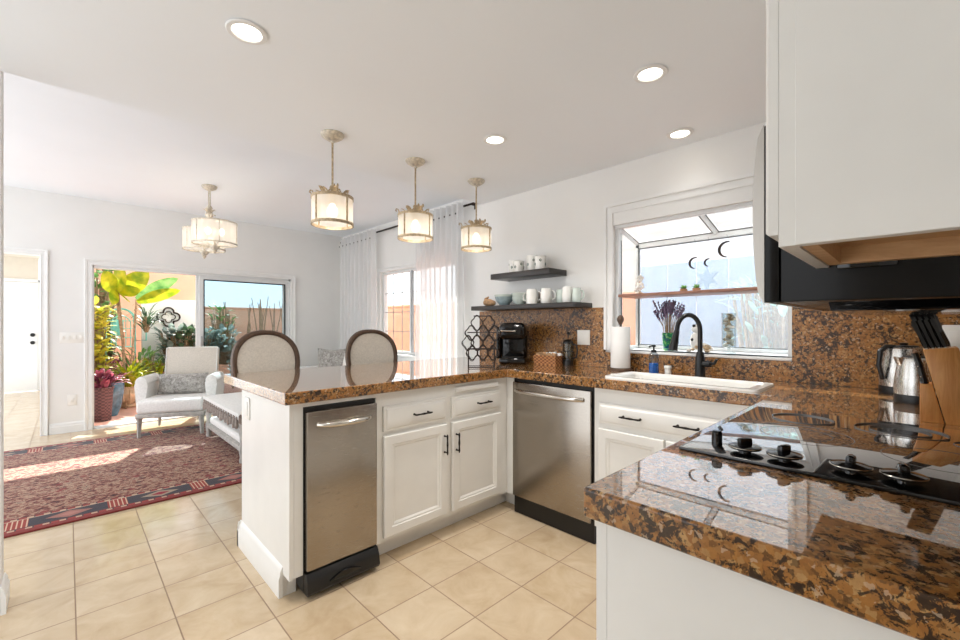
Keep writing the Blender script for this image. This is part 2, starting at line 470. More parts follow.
class MB:
    def __init__(s):
        s.bm = bmesh.new()
    def _new(s, n0):
        s.bm.verts.ensure_lookup_table()
        return s.bm.verts[n0:]
    def xf(s, n0, mat):
        bmesh.ops.transform(s.bm, matrix=mat, verts=s._new(n0))
        return s
    def box(s, x0, x1, y0, y1, z0, z1, bev=0.0, seg=2, mat=None):
        n0 = len(s.bm.verts)
        tmp = bmesh.new()
        bmesh.ops.create_cube(tmp, size=1)
        for v in tmp.verts:
            v.co = Vector(((x0 + x1) / 2 + v.co.x * (x1 - x0), (y0 + y1) / 2 + v.co.y * (y1 - y0), (z0 + z1) / 2 + v.co.z * (z1 - z0)))
        if bev:
            bmesh.ops.bevel(tmp, geom=tmp.edges[:], offset=bev, segments=seg, affect='EDGES', profile=0.5)
        if mat is not None:
            bmesh.ops.transform(tmp, matrix=mat, verts=tmp.verts[:])
        s.merge(tmp)
        return s
    def merge(s, tmp):
        vm = {}
        for v in tmp.verts:
            vm[v] = s.bm.verts.new(v.co)
        for f in tmp.faces:
            try:
                s.bm.faces.new([vm[v] for v in f.verts])
            except ValueError:
                pass
        tmp.free()
    def rings(s, rings, cap0=True, cap1=True, closed=True):
        vs = [[s.bm.verts.new(p) for p in r] for r in rings]
        n = len(rings[0])
        for a, b in zip(vs, vs[1:]):
            for i in range(n if closed else n - 1):
                j = (i + 1) % n
                try:
                    s.bm.faces.new((a[i], a[j], b[j], b[i]))
                except ValueError:
                    pass
        if cap0 and closed:
            s.bm.faces.new(list(reversed(vs[0])))
        if cap1 and closed:
            s.bm.faces.new(vs[-1])
        return s
    def lathe(s, prof, c=(0, 0, 0), seg=24, axis='Z', cap=True):
        rings = []
        for r, h in prof:
            ring = []
            for i in range(seg):
                a = 2 * PI * i / seg
                p = (r * math.cos(a), r * math.sin(a), h)
                if axis == 'X':
                    p = (h, p[0], p[1])
                elif axis == 'Y':
                    p = (p[1], h, p[0])
                ring.append((p[0] + c[0], p[1] + c[1], p[2] + c[2]))
            rings.append(ring)
        return s.rings(rings, cap, cap)
    def cyl(s, c, r, h0, h1, seg=20, axis='Z', bev=0.0):
        if bev:
            return s.lathe([(r - bev, h0), (r, h0 + bev), (r, h1 - bev), (r - bev, h1)], c, seg, axis)
        return s.lathe([(r, h0), (r, h1)], c, seg, axis)
    def tube(s, pts, r, seg=8, closed=False):
        pts = [Vector(p) for p in pts]
        n = len(pts)
        rr = r if isinstance(r, (list, tuple)) else [r] * n
        rings = []
        up = None
        for i, p in enumerate(pts):
            if closed:
                d = pts[(i + 1) % n] - pts[i - 1]
            else:
                d = pts[min(i + 1, n - 1)] - pts[max(i - 1, 0)]
            if d.length < 1e-9:
                d = Vector((0, 0, 1))
            d.normalize()
            if up is None:
                up = Vector((0, 0, 1)) if abs(d.z) < 0.9 else Vector((1, 0, 0))
            a = d.cross(up)
            if a.length < 1e-6:
                a = d.orthogonal()
            a.normalize()
            b = a.cross(d).normalized()
            up = b
            rings.append([p + a * (rr[i] * math.cos(2 * PI * k / seg)) + b * (rr[i] * math.sin(2 * PI * k / seg)) for k in range(seg)])
        if closed:
            rings.append(rings[0])
            s.rings(rings, False, False)
        else:
            s.rings(rings)
        return s
    def sphere(s, c, r, sc=(1, 1, 1), u=14, v=9):
        prof = [(max(1e-4, math.sin(PI * i / v)) , -math.cos(PI * i / v)) for i in range(v + 1)]
        rings = []
        for q, h in prof:
            rings.append([(c[0] + r * sc[0] * q * math.cos(2 * PI * k / u), c[1] + r * sc[1] * q * math.sin(2 * PI * k / u), c[2] + r * sc[2] * h) for k in range(u)])
        return s.rings(rings)
    def prism(s, poly, h0, h1, axis='Z', bev=0.0):
        tmp = bmesh.new()
        def mp(p, h):
            return {'Z': (p[0], p[1], h), 'Y': (p[0], h, p[1]), 'X': (h, p[0], p[1])}[axis]
        a = [tmp.verts.new(mp(p, h0)) for p in poly]
        b = [tmp.verts.new(mp(p, h1)) for p in poly]
        tmp.faces.new(list(reversed(a))); tmp.faces.new(b)
        for i in range(len(poly)):
            j = (i + 1) % len(poly)
            tmp.faces.new((a[i], a[j], b[j], b[i]))
        if bev:
            bmesh.ops.bevel(tmp, geom=tmp.edges[:], offset=bev, segments=2, affect='EDGES', profile=0.5)
        s.merge(tmp)
        return s
    def cells(s, us, vs, holes, t0, t1, axis='Z', bev=0.0, seg=3):
        """slab over a grid of cells, leaving out cells whose centre lies in a hole"""
        tmp = bmesh.new()
        us, vs = sorted(set(us)), sorted(set(vs))
        def mp(u, v, t):
            return {'Z': (u, v, t), 'Y': (u, t, v), 'X': (t, u, v)}[axis]
        grid = {}
        def vert(i, j):
            if (i, j) not in grid:
                grid[i, j] = tmp.verts.new(mp(us[i], vs[j], t0))
            return grid[i, j]
        for i in range(len(us) - 1):
            for j in range(len(vs) - 1):
                cu, cv = (us[i] + us[i + 1]) / 2, (vs[j] + vs[j + 1]) / 2
                if any(a < cu < b and c < cv < d for a, b, c, d in holes):
                    continue
                tmp.faces.new((vert(i, j), vert(i + 1, j), vert(i + 1, j + 1), vert(i, j + 1)))
        r = bmesh.ops.extrude_face_region(tmp, geom=tmp.faces[:])
        nv = [g for g in r['geom'] if isinstance(g, bmesh.types.BMVert)]
        bmesh.ops.translate(tmp, vec=Vector(mp(0, 0, t1 - t0)), verts=nv)
        bmesh.ops.recalc_face_normals(tmp, faces=tmp.faces[:])
        bmesh.ops.dissolve_limit(tmp, angle_limit=0.01, verts=tmp.verts[:], edges=tmp.edges[:])
        if bev:
            es = [e for e in tmp.edges if len(e.link_faces) == 2 and e.calc_face_angle(0) > 1.0]
            bmesh.ops.bevel(tmp, geom=es, offset=bev, segments=seg, affect='EDGES', profile=0.5)
        s.merge(tmp)
        return s
    def build(s, name, mat, parent=None, world=False, smooth=True, ang=35, loc=None):
        bmesh.ops.recalc_face_normals(s.bm, faces=s.bm.faces[:])
        me = bpy.data.meshes.new(name)
        if world and parent is not None:
            bmesh.ops.translate(s.bm, vec=-origin(parent), verts=s.bm.verts[:])
        if loc is not None:
            bmesh.ops.translate(s.bm, vec=-Vector(loc), verts=s.bm.verts[:])
        s.bm.to_mesh(me)
        s.bm.free()
        if smooth:
            me.shade_smooth()
            me.set_sharp_from_angle(angle=math.radians(ang))
        me.materials.append(M[mat] if isinstance(mat, str) else mat)
        o = bpy.data.objects.new(name, me)
        C.objects.link(o)
        if loc is not None:
            o.location = loc
        if parent is not None:
            o.parent = parent
        return o

def tag(o, label, cat, group=None, kind=None):
    if label: o['label'] = label
    if cat: o['category'] = cat
    if group: o['group'] = group
    if kind: o['kind'] = kind
    return o

def thing(name, label, cat, loc=(0, 0, 0), rz=0.0, group=None):
    o = bpy.data.objects.new(name, None)
    o.empty_display_size = 0.05
    C.objects.link(o)
    o.location = loc
    o.rotation_euler = (0, 0, rz)
    return tag(o, label, cat, group)

def struct(o, label=None):
    o['kind'] = 'structure'
    if label:
        o['label'] = label
    return o

def copy_tree(o, parent=None):
    c = o.copy()
    C.objects.link(c)
    c.parent = parent
    for ch in [x for x in bpy.data.objects if x.parent == o]:
        copy_tree(ch, c)
    return c

def frame_mat(o, u, n):
    """local x along u, local z up, local -y towards n"""
    u = Vector(u).normalized(); n = Vector(n).normalized()
    z = Vector((0, 0, 1))
    m = Matrix(((u.x, -n.x, z.x, o[0]), (u.y, -n.y, z.y, o[1]), (u.z, -n.z, z.z, o[2]), (0, 0, 0, 1)))
    return m

def ring_panel(w, h, prof, back=0.02, mat=None):
    """panel in local XZ from (0,0) to (w,h), facing -y; prof = [(inset, depth)] depth positive = recessed from front plane y=-back"""
    mb = MB()
    rings = [[(0, 0, 0), (w, 0, 0), (w, 0, h), (0, 0, h)]]
    for ins, dep in prof:
        y = -back + dep
        rings.append([(ins, y, ins), (w - ins, y, ins), (w - ins, y, h - ins), (ins, y, h - ins)])
    mb.rings(rings)
    if mat is not None:
        bmesh.ops.transform(mb.bm, matrix=mat, verts=mb.bm.verts[:])
    return mb

DOOR_P = [(0, 0.004), (0.004, 0.0), (0.045, 0.0), (0.049, 0.005), (0.057, 0.005), (0.066, 0.011), (0.07, 0.011)]
DRAW_P = [(0, 0.009), (0.012, 0.006), (0.016, 0.002), (0.021, 0.0)]

def bar_handle(a, b, n, mat='bronze'):
    """twisted bar pull between a and b standing off along n"""
    a, b, n = Vector(a), Vector(b), Vector(n).normalized()
    d = (b - a).normalized()
    mb = MB()
    off = n * 0.026
    mb.tube([a - d * 0.012 + off, a + off, (a * 3 + b) / 4 + off, (a + b) / 2 + off, (a + b * 3) / 4 + off, b + off, b + d * 0.012 + off], [0.003, 0.0055, 0.0042, 0.006, 0.0042, 0.0055, 0.003], 8)
    for p in (a, b):
        mb.tube([p - n * 0.002, p + n * 0.003, p + off], [0.008, 0.0045, 0.0042], 8)
    return mb

# ------------------------------------------------------------------ the setting
KC, DC = 2.255, 2.65                     # kitchen and dining ceiling heights
XW, XD, YF = 2.60, 3.26, 6.60            # sink wall, dining window wall, far wall
ST = 2.65                                # ceiling step
mb = MB(); mb.box(-1.5, 3.38, -0.34, 6.72, -0.06, 0.0)
mb.box(-1.5, -0.1, 6.72, 11.3, -0.06, 0.0)
struct(mb.build('floor', 'floor', smooth=False))
mb = MB(); mb.box(-1.3, XW + 0.12, -0.34, ST, KC, DC + 0.12)
struct(mb.build('ceiling', 'ceil', smooth=False))
mb = MB(); mb.box(-1.5, XD + 0.12, ST, YF + 0.12, DC, DC + 0.12)
struct(mb.build('ceiling', 'ceil', smooth=False))
mb = MB(); mb.box(-1.5, 0.0, YF + 0.12, 11.3, 2.42, 2.5)
struct(mb.build('ceiling', 'beige', smooth=False))

# sink wall with garden window opening  (WY0..WY1, WZ0..WZ1)
WY0, WY1, WZ0, WZ1 = 0.43, 1.40, 1.035, 1.86
mb = MB(); mb.cells([-0.34, WY0, WY1, ST + 0.05], [0, WZ0, WZ1, KC], [(WY0, WY1, WZ0, WZ1)], XW, XW + 0.12, 'X')
struct(mb.build('wall_east', 'wall', smooth=False))
mb = MB(); mb.box(XW + 0.12, XD, ST, ST + 0.05, 0, DC)
mb.box(XW, XW + 0.12, ST + 0.0501, ST + 0.06, 0, KC)
struct(mb.build('wall_return', 'wall', smooth=False))
# dining window wall
DY0, DY1, DZ0, DZ1 = 3.75, 5.42, 0.80, 1.96
mb = MB(); mb.cells([ST, DY0, DY1, YF + 0.12], [0, DZ0, DZ1, DC], [(DY0, DY1, DZ0, DZ1)], XD, XD + 0.12, 'X')
struct(mb.build('wall_northeast', 'wall', smooth=False))
# far wall with sliding door and hall opening
SX0, SX1, SZ = 0.205, 2.42, 1.89
HX0, HX1, HZ = -1.15, -0.215, 1.955
mb = MB(); mb.cells([-1.5, HX0, HX1, SX0, SX1, XD], [0, SZ, HZ, DC], [(SX0, SX1, -1, SZ), (HX0, HX1, -1, HZ)], YF, YF + 0.12, 'Y')
struct(mb.build('wall_north', 'wall', smooth=False))
# range wall
mb = MB(); mb.box(-1.3, XW, -0.34, -0.22, 0, KC)
struct(mb.build('wall_south', 'wall', smooth=False))
mb = MB(); mb.box(-1.3, -1.18, -0.2199, 0.8, 0, KC)  # unseen wall, put in and sized to shade the near cabinet panels
struct(mb.build('wall_southwest', 'wall', smooth=False))
# partition on the left, in line with the ceiling step
mb = MB(); mb.box(-1.5, -0.20, 2.651, 2.771, 0, DC)
struct(mb.build('wall_west', 'wall', smooth=False))
mb = MB()
bprof = [(0, 0), (0.016, 0), (0.016, 0.075), (0.011, 0.085), (0.011, 0.097), (0.004, 0.112), (0, 0.115)]
def baseboard(mb, p0, p1, n, prof=bprof, h=1.0):
    p0, p1, n = Vector(p0), Vector(p1), Vector(n)
    rings = []
    for p in (p0, p1):
        rings.append([(p.x + n.x * a, p.y + n.y * a, p.z + b * h) for a, b in prof])
    mb.rings(rings)
    return mb
baseboard(mb, (-1.5, 2.65, 0), (-0.2005, 2.65, 0), (0, -1, 0)); baseboard(mb, (-0.1995, 2.634, 0), (-0.1995, 2.788, 0), (1, 0, 0)); baseboard(mb, (-1.5, 2.772, 0), (-0.2005, 2.772, 0), (0, 1, 0))
struct(mb.build('baseboard_west', 'trim', smooth=False))
mb = MB()
baseboard(mb, (HX1 + 0.07, YF, 0), (SX0 - 0.07, YF, 0), (0, -1, 0)); baseboard(mb, (SX1 + 0.07, YF, 0), (XD, YF, 0), (0, -1, 0))
struct(mb.build('baseboard_north', 'trim', smooth=False))
mb = MB(); baseboard(mb, (XD, ST, 0), (XD, YF, 0), (-1, 0, 0))
struct(mb.build('baseboard_east', 'trim', smooth=False))

def casing(name, x0, x1, z1, y, w=0.07, z0=0.0, sill=False):
    """moulded casing round an opening in a y wall, facing -y, with mitred corners"""
    prof = [(0, 0), (0, 0.014), (w * 0.16, 0.017), (w * 0.2, 0.011), (w * 0.6, 0.012), (w * 0.66, 0.02), (w * 0.95, 0.024), (w, 0.019), (w, 0)]
    mb = MB()
    rings = []
    for px_, pz_, ox, oz in ((x0, z0, -1, 0), (x0, z1, -1, 1), (x1, z1, 1, 1), (x1, z0, 1, 0)):
        rings.append([(px_ + ox * o, y - p, pz_ + oz * o) for o, p in prof])
    mb.rings(rings)
    return struct(mb.build(name, 'trim', ang=20))
casing('trim_1', SX0, SX1, SZ, YF)
casing('trim_2', HX0, HX1, HZ, YF, 0.062)
mb = MB()
wprof = [(0, 0), (0, 0.016), (0.012, 0.018), (0.014, 0.011), (0.04, 0.012), (0.044, 0.022), (0.06, 0.024), (0.06, 0)]
mb.rings([[(XW - p, yy + oy * o, zz + oz * o) for o, p in wprof] for yy, zz, oy, oz in ((WY1, WZ0, 1, 0), (WY1, WZ1 + 0.08, 1, 1), (WY0, WZ1 + 0.08, -1, 1), (WY0, WZ0 + 0.30, -1, 0))])
mb.box(XW - 0.008, XW, WY0, WY1, WZ1, WZ1 + 0.08)
struct(mb.build('trim_3', 'trim', ang=30))
mb = MB()
mb.rings([[(XD - p, yy + oy * o, zz + oz * o) for o, p in wprof] for yy, zz, oy, oz in ((DY1, DZ0, 1, 0), (DY1, DZ1, 1, 1), (DY0, DZ1, -1, 1), (DY0, DZ0, -1, 0))])
mb.box(XD - 0.05, XD + 0.06, DY0 - 0.09, DY1 + 0.09, DZ0 - 0.03, DZ0, 0.006)
mb.box(XD - 0.016, XD, DY0 - 0.07, DY1 + 0.07, DZ0 - 0.10, DZ0 - 0.03, 0.003)
struct(mb.build('trim_4', 'trim', ang=30))

# ---- sliding glass door
d1 = thing('door_1', None, None, (SX0, YF + 0.06, 0)); d1['kind'] = 'structure'
MUL = 1.28
mb = MB()
mb.box(SX0, SX0 + 0.014, YF + 0.01, YF + 0.11, 0, SZ, 0.003); mb.box(SX1 - 0.03, SX1, YF + 0.01, YF + 0.11, 0, SZ, 0.003)
mb.box(SX0, SX1, YF + 0.01, YF + 0.11, SZ - 0.03, SZ, 0.003); mb.box(SX0, SX1, YF + 0.01, YF + 0.11, -0.01, 0.018, 0.003)
mb.build('door_frame', 'alu', d1, world=True)
def sash(x0, x1, y, w, matf, matg, z0=0.02, z1=SZ - 0.03, wt=None):
    mb = MB()
    mb.cells([x0, x0 + w, x1 - w, x1], [z0, z0 + w + 0.02, z1 - w, z1], [(x0 + w, x1 - w, z0 + w + 0.02, z1 - w)], y, y + 0.03, 'Y', 0.002, 1)
    f = mb.build('sash', matf, d1, world=True)
    g = MB().box(x0 + w, x1 - w, y + 0.012, y + 0.017, z0 + w + 0.02, z1 - w)
    g.build('pane', matg, f, world=True)
    return f
s1 = sash(MUL - 0.06, SX1 - 0.03, YF + 0.065, 0.06, 'alu', 'glass_tint')
s2 = sash(MUL - 0.03, SX1 - 0.02, YF + 0.025, 0.05, 'alu', 'glass')
mb = MB(); mb.cells([MUL + 0.02, MUL + 0.032, SX1 - 0.085, SX1 - 0.07], [0.08, 0.095, SZ - 0.095, SZ - 0.08], [(MUL + 0.032, SX1 - 0.085, 0.095, SZ - 0.095)], YF + 0.018, YF + 0.026, 'Y')
mb.build('gasket', 'rubber', s2, world=True, smooth=False)
MB().box(MUL - 0.015, MUL + 0.005, YF + 0.0, YF + 0.025, 0.85, 1.05, 0.004).build('handle', 'alu_grey', s2, world=True)

# ---- hall door at the far end
d2 = thing('door_2', None, None, (-0.8, 11.2, 0)); d2['kind'] = 'structure'
mb = ring_panel(0.85, 1.955, [(0, 0.003), (0.003, 0)], 0.04, frame_mat((-1.24, 11.2, 0.01), (1, 0, 0), (0, -1, 0)))
dd = mb.build('door_leaf', 'trim', d2, world=True)
for zz, rr in ((1.02, 0.03), (0.88, 0.028)):
    mb = MB(); mb.lathe([(0.001, -0.07), (rr, -0.066), (rr, -0.045), (0.012, -0.04), (0.012, -0.01), (rr + 0.004, -0.008), (rr + 0.004, 0)], (-0.455, 11.16, zz), 14, 'Y')
    mb.build('door_knob', 'dark', dd, world=True)
mb = MB()
mb.box(-1.5, -0.38, 11.2, 11.3, 1.97, 2.42); mb.box(-0.385, -0.1, 11.2, 11.3, 0, 1.97); mb.box(-1.5, -1.245, 11.2, 11.3, 0, 1.97)
struct(mb.build('wall_hall_end', 'beige', smooth=False))
mb = MB(); mb.box(-0.16, -0.1, YF + 0.12, 11.2, 0, 2.42)
struct(mb.build('wall_hall_east', 'wall', smooth=False))
mb = MB()
mb.box(-0.39, -0.35, 11.17, 11.2, 0, 2.02, 0.003); mb.box(-1.29, -1.245, 11.17, 11.2, 0, 2.02, 0.003); mb.box(-1.29, -0.35, 11.17, 11.2, 1.975, 2.03, 0.003)
struct(mb.build('trim_5', 'trim'))
v = MB(); v.box(-0.85, -0.55, 10.4, 10.6, 2.405, 2.42, 0.003)
for k in range(7):
    v.box(-0.83, -0.57, 10.42 + k * 0.025, 10.43 + k * 0.025, 2.398, 2.406)
tag(v.build('ceiling_vent', 'alu_grey'), 'small louvred vent in the hall ceiling above the white door', 'vent')

# ---- garden window over the sink
w1 = thing('window_1', None, None, (XW, 0.9, WZ0)); w1['kind'] = 'structure'
XO, ZO = 2.93, 1.775
mb = MB()
fw = 0.022
def beam(mb, p, q, w, t):
    """square bar between p and q"""
    mb.tube([p, q], w * 0.72, 4)
# sill board, corner posts, rails, sloped rafters
mb.box(XW - 0.02, XO + 0.03, WY0 - 0.0, WY1 + 0.0, WZ0 - 0.016, WZ0, 0.004)
mb.build('sill', 'trim', w1, world=True)
mb = MB()
for y in (WY0 + 0.012, WY1 - 0.012):
    mb.box(XO - 0.018, XO + 0.018, y - 0.012, y + 0.012, WZ0, ZO, 0.002)
    mb.box(XW + 0.02, XW + 0.05, y - 0.012, y + 0.012, WZ0, WZ1 - 0.005, 0.002)
    mb.box(XW + 0.03, XO, y - 0.012, y + 0.012, WZ0, WZ0 + 0.02, 0.002)
    mb.tube([(XW + 0.03, y, WZ1 - 0.01), (XO, y, ZO)], 0.017, 4)
mb.tube([(XW + 0.03, 0.875, WZ1 - 0.008), (XO, 0.875, ZO)], 0.015, 4)
mb.box(XO - 0.018, XO + 0.018, WY0, WY1, ZO - 0.03, ZO + 0.012, 0.003)
mb.box(XO - 0.018, XO + 0.018, WY0, WY1, WZ0, WZ0 + 0.022, 0.003)
mb.box(XW + 0.01, XW + 0.05, WY0, WY1, WZ1 - 0.022, WZ1, 0.003)
mb.build('frame', 'alu', w1, world=True)
mb = MB()
gk = XO - 0.0195
mb.cells([WY0 + 0.026, WY0 + 0.032, WY1 - 0.032, WY1 - 0.026], [WZ0 + 0.024, WZ0 + 0.03, ZO - 0.04, ZO - 0.032], [(WY0 + 0.032, WY1 - 0.032, WZ0 + 0.03, ZO - 0.04)], gk, gk + 0.003, 'X')
mb.tube([(XO - 0.02, WY0 + 0.03, ZO + 0.006), (XO - 0.02, WY1 - 0.03, ZO + 0.006)], 0.0045, 4)
for y in (WY1 - 0.027, WY0 + 0.027, 0.893, 0.857):
    mb.tube([(XW + 0.05, y, WZ1 - 0.012), (XO - 0.01, y, ZO + 0.004)], 0.004, 4)
for x in (XW + 0.055, XO - 0.024):
    mb.box(x, x + 0.004, WY1 - 0.027, WY1 - 0.023, WZ0 + 0.02, ZO - 0.01)
mb.build('gasket', 'alu_grey2', w1, world=True, smooth=False)
mb = MB()
mb.box(XO + 0.019, XO + 0.023, WY0, WY1, WZ0 + 0.02, ZO)
mb.build('pane', 'glass_frost', w1, world=True)
mb = MB(); mb.rings([[(XW + 0.05, WY0, WZ1), (XW + 0.05, WY1, WZ1), (XW + 0.05, WY1, WZ1 + 0.004), (XW + 0.05, WY0, WZ1 + 0.004)], [(XO, WY0, ZO + 0.014), (XO, WY1, ZO + 0.014), (XO, WY1, ZO + 0.018), (XO, WY0, ZO + 0.018)]])
mb.build('roof_pane', 'glass', w1, world=True)
for y in (WY0 + 0.010, WY1 - 0.014):
    mb = MB()
    mb.rings([[(XW + 0.05, y, WZ0 + 0.02), (XO - 0.018, y, WZ0 + 0.02), (XO - 0.018, y, ZO), (XW + 0.05, y, WZ1 - 0.012)],
              [(XW + 0.05, y + 0.004, WZ0 + 0.02), (XO - 0.018, y + 0.004, WZ0 + 0.02), (XO - 0.018, y + 0.004, ZO), (XW + 0.05, y + 0.004, WZ1 - 0.012)]])
    mb.build('side_pane', 'glass', w1, world=True)
# ---- dining window
w2 = thing('window_2', None, None, (XD + 0.06, 4.6, DZ0)); w2['kind'] = 'structure'
mb = MB()
mb.cells([DY0, DY0 + 0.04, 4.70, 4.74, DY1 - 0.04, DY1], [DZ0, DZ0 + 0.04, DZ1 - 0.04, DZ1], [(DY0 + 0.04, 4.70, DZ0 + 0.04, DZ1 - 0.04), (4.74, DY1 - 0.04, DZ0 + 0.04, DZ1 - 0.04)], XD + 0.03, XD + 0.08, 'X', 0.003, 1)
mb.build('frame', 'alu', w2, world=True)
mb = MB(); mb.box(XD + 0.026, XD + 0.05, 4.665, 4.70, DZ0 + 0.03, DZ1 - 0.03, 0.003)
mb.build('meeting_stile', 'alu_grey', w2, world=True)
mb = MB()
for k in range(1, 4):
    z = DZ0 + 0.04 + k * (DZ1 - DZ0 - 0.08) / 4
    mb.box(XD + 0.052, XD + 0.058, DY0 + 0.04, DY1 - 0.04, z - 0.005, z + 0.005)
for y in (4.95, 5.17, 4.45, 4.22, 3.98):
    mb.box(XD + 0.052, XD + 0.058, y - 0.005, y + 0.005, DZ0 + 0.04, DZ1 - 0.04)
mb.build('muntin', 'alu_grey', w2, world=True)
for a, b in ((DY0 + 0.04, 4.70), (4.74, DY1 - 0.04)):
    MB().box(XD + 0.053, XD + 0.057, a, b, DZ0 + 0.04, DZ1 - 0.04).build('pane', 'glass', w2, world=True)

# ------------------------------------------------------------------ outside
mb = MB(); mb.box(-0.05, 6.0, YF + 0.12, 12.0, -0.16, -0.05)
struct(mb.build('patio_floor', 'terracotta', smooth=False))
mb = MB(); mb.box(3.5, 6.0, -2, YF + 0.12, -0.16, -0.05)
struct(mb.build('side_yard_floor', 'terracotta', smooth=False))
mb = MB(); mb.box(-0.09, 2.12, 11.0, 11.15, -0.05, 2.75)
struct(mb.build('wall_garden_high', 'peach', smooth=False))
mb = MB(); mb.box(2.02, 6.0, 10.4, 10.52, -0.05, 1.55); mb.box(2.0, 6.0, 10.37, 10.55, 1.55, 1.59, 0.01)
struct(mb.build('wall_garden_low', 'peach', smooth=False))
mb = MB(); mb.box(4.7, 4.82, 2.1, 10.37, -0.05, 1.55); mb.box(4.67, 4.85, 2.1, 10.37, 1.55, 1.59, 0.01)
struct(mb.build('wall_garden_east', 'peach', smooth=False))
mb = MB(); mb.box(0.92, 1.84, 9.32, 9.42, -0.05, 1.65, 0.01)
struct(mb.build('wall_garden_screen', 'stucco_white', smooth=False))
mb = MB()
for k in range(14):
    mb.box(3.75, 3.77, -1.6 + k * 0.24, -1.368 + k * 0.24, -0.05, 1.73, 0.004)
mb.box(3.77, 3.81, -1.6, 1.76, 0.3, 0.38); mb.box(3.77, 3.81, -1.6, 1.76, 1.4, 1.48)
nb = MB(); nb.box(6.5, 6.7, -3.0, 3.9, -0.05, 5.0)
struct(nb.build('wall_neighbour', 'cream_stucco', smooth=False))
tag(mb.build('fence', 'paleblue'), 'pale blue board fence seen through the window over the sink', 'fence')
mb = MB(); mb.box(-0.05, 3.2, 7.67, 8.60, 2.36, 2.42)  # unseen slab, added so its shadow ends the sun strip on the rug
pc = thing('sun_blocker', 'unseen white slab on posts, added to cut off the sun strip on the rug', 'sun blocker', (1.5, 7.8, -0.05))
mb.build('blocker_slab', 'trim', pc, world=True)
for x in (-0.05, 3.13):
    MB().box(x, x + 0.07, 8.5, 8.57, -0.05, 2.36, 0.004).build('post', 'trim', pc, world=True)

# ------------------------------------------------------------------ fitted cabinets
CT, CB = 0.915, 0.862          # worktop top and underside
PF = 1.87                      # peninsula front plane (faces -y)
SF = 2.06                      # sink run front plane (faces -x)

def door_with(parent, o, u, n, w, h, hx, hz, vert=True, style='door', hl=0.09):
    m = frame_mat(o, u, n)
    mb = ring_panel(w, h, DOOR_P if style == 'door' else DRAW_P, 0.02, m)
    d = mb.build('door' if style == 'door' else 'drawer', 'cab', parent, world=True, ang=25)
    if hx is not None:
        if vert:
            a, b = (hx, -0.02, hz - hl / 2), (hx, -0.02, hz + hl / 2)
        else:
            a, b = (hx - hl / 2, -0.02, hz), (hx + hl / 2, -0.02, hz)
        bar_handle(m @ Vector(a), m @ Vector(b), n).build('handle', 'bronze', d, world=True)
    return d

pen = thing('base_cabinet', 'white peninsula base cabinet with two doors, two drawers and a panelled end', 'cabinet', (0.68, PF, 0))
mb = MB()
mb.box(0.68, 0.699, PF, 2.539, 0.10, CB); mb.box(0.68, 0.699, PF + 0.08, 2.539, 0, 0.0999)
mb.cells([0.70, 0.738, 1.097, SF], [0.105, 0.84, CB], [(0.738, 1.097, 0, 0.84)], PF, PF + 0.02, 'Y')
mb.box(1.097, 1.115, PF + 0.02, 2.54, 0.0, CB); mb.box(0.70, 0.715, PF + 0.096, 2.54, 0.0, 0.84)
mb.box(0.68, SF, 2.54, 2.56, 0, CB); mb.box(1.115, SF + 0.5, PF + 0.02, 2.54, 0.105, 0.125)
mb.build('carcass', 'cab', pen, world=True, smooth=False)
mb = MB(); mb.box(1.115, SF + 0.08, PF + 0.08, PF + 0.095, 0, 0.105); mb.box(0.70, 0.738, PF + 0.08, PF + 0.095, 0, 0.105)
mb.build('toe_kick', 'cab', pen, world=True, smooth=False)
mb = MB()
bp = [(0, 0), (0.018, 0), (0.018, 0.085), (0.012, 0.097), (0.012, 0.112), (0.004, 0.13), (0, 0.135)]
baseboard(mb, (0.68, PF + 0.075, 0), (0.68, 2.578, 0), (-1, 0, 0), bp); baseboard(mb, (0.662, 2.56, 0), (SF, 2.56, 0), (0, 1, 0), bp)
mb.build('base_moulding', 'cab', pen, world=True, ang=30)
door_with(pen, (1.135, PF, 0.13), (1, 0, 0), (0, -1, 0), 0.408, 0.51, 0.408 - 0.022, 0.40)
door_with(pen, (1.582, PF, 0.13), (1, 0, 0), (0, -1, 0), 0.408, 0.51, 0.062 - 0.035, 0.395)
door_with(pen, (1.135, PF, 0.662), (1, 0, 0), (0, -1, 0), 0.408, 0.128, 0.224, 0.066, False, 'drawer')
door_with(pen, (1.582, PF, 0.662), (1, 0, 0), (0, -1, 0), 0.408, 0.122, 0.244, 0.066, False, 'drawer')
mb = ring_panel(0.35, 0.03, [(0, 0.008), (0.007, 0.0)], 0.022, frame_mat((1.615, PF, 0.808), (1, 0, 0), (0, -1, 0)))
mb.build('pull_out_board', 'cab', pen, world=True, ang=25)
o = MB(); o.box(0.672, 0.68, 2.41, 2.485, 0.705, 0.82, 0.002); o.box(0.668, 0.672, 2.428, 2.466, 0.725, 0.80, 0.0015)
tag(o.build('outlet', 'outlet'), 'white outlet plate on the end panel of the peninsula', 'outlet')

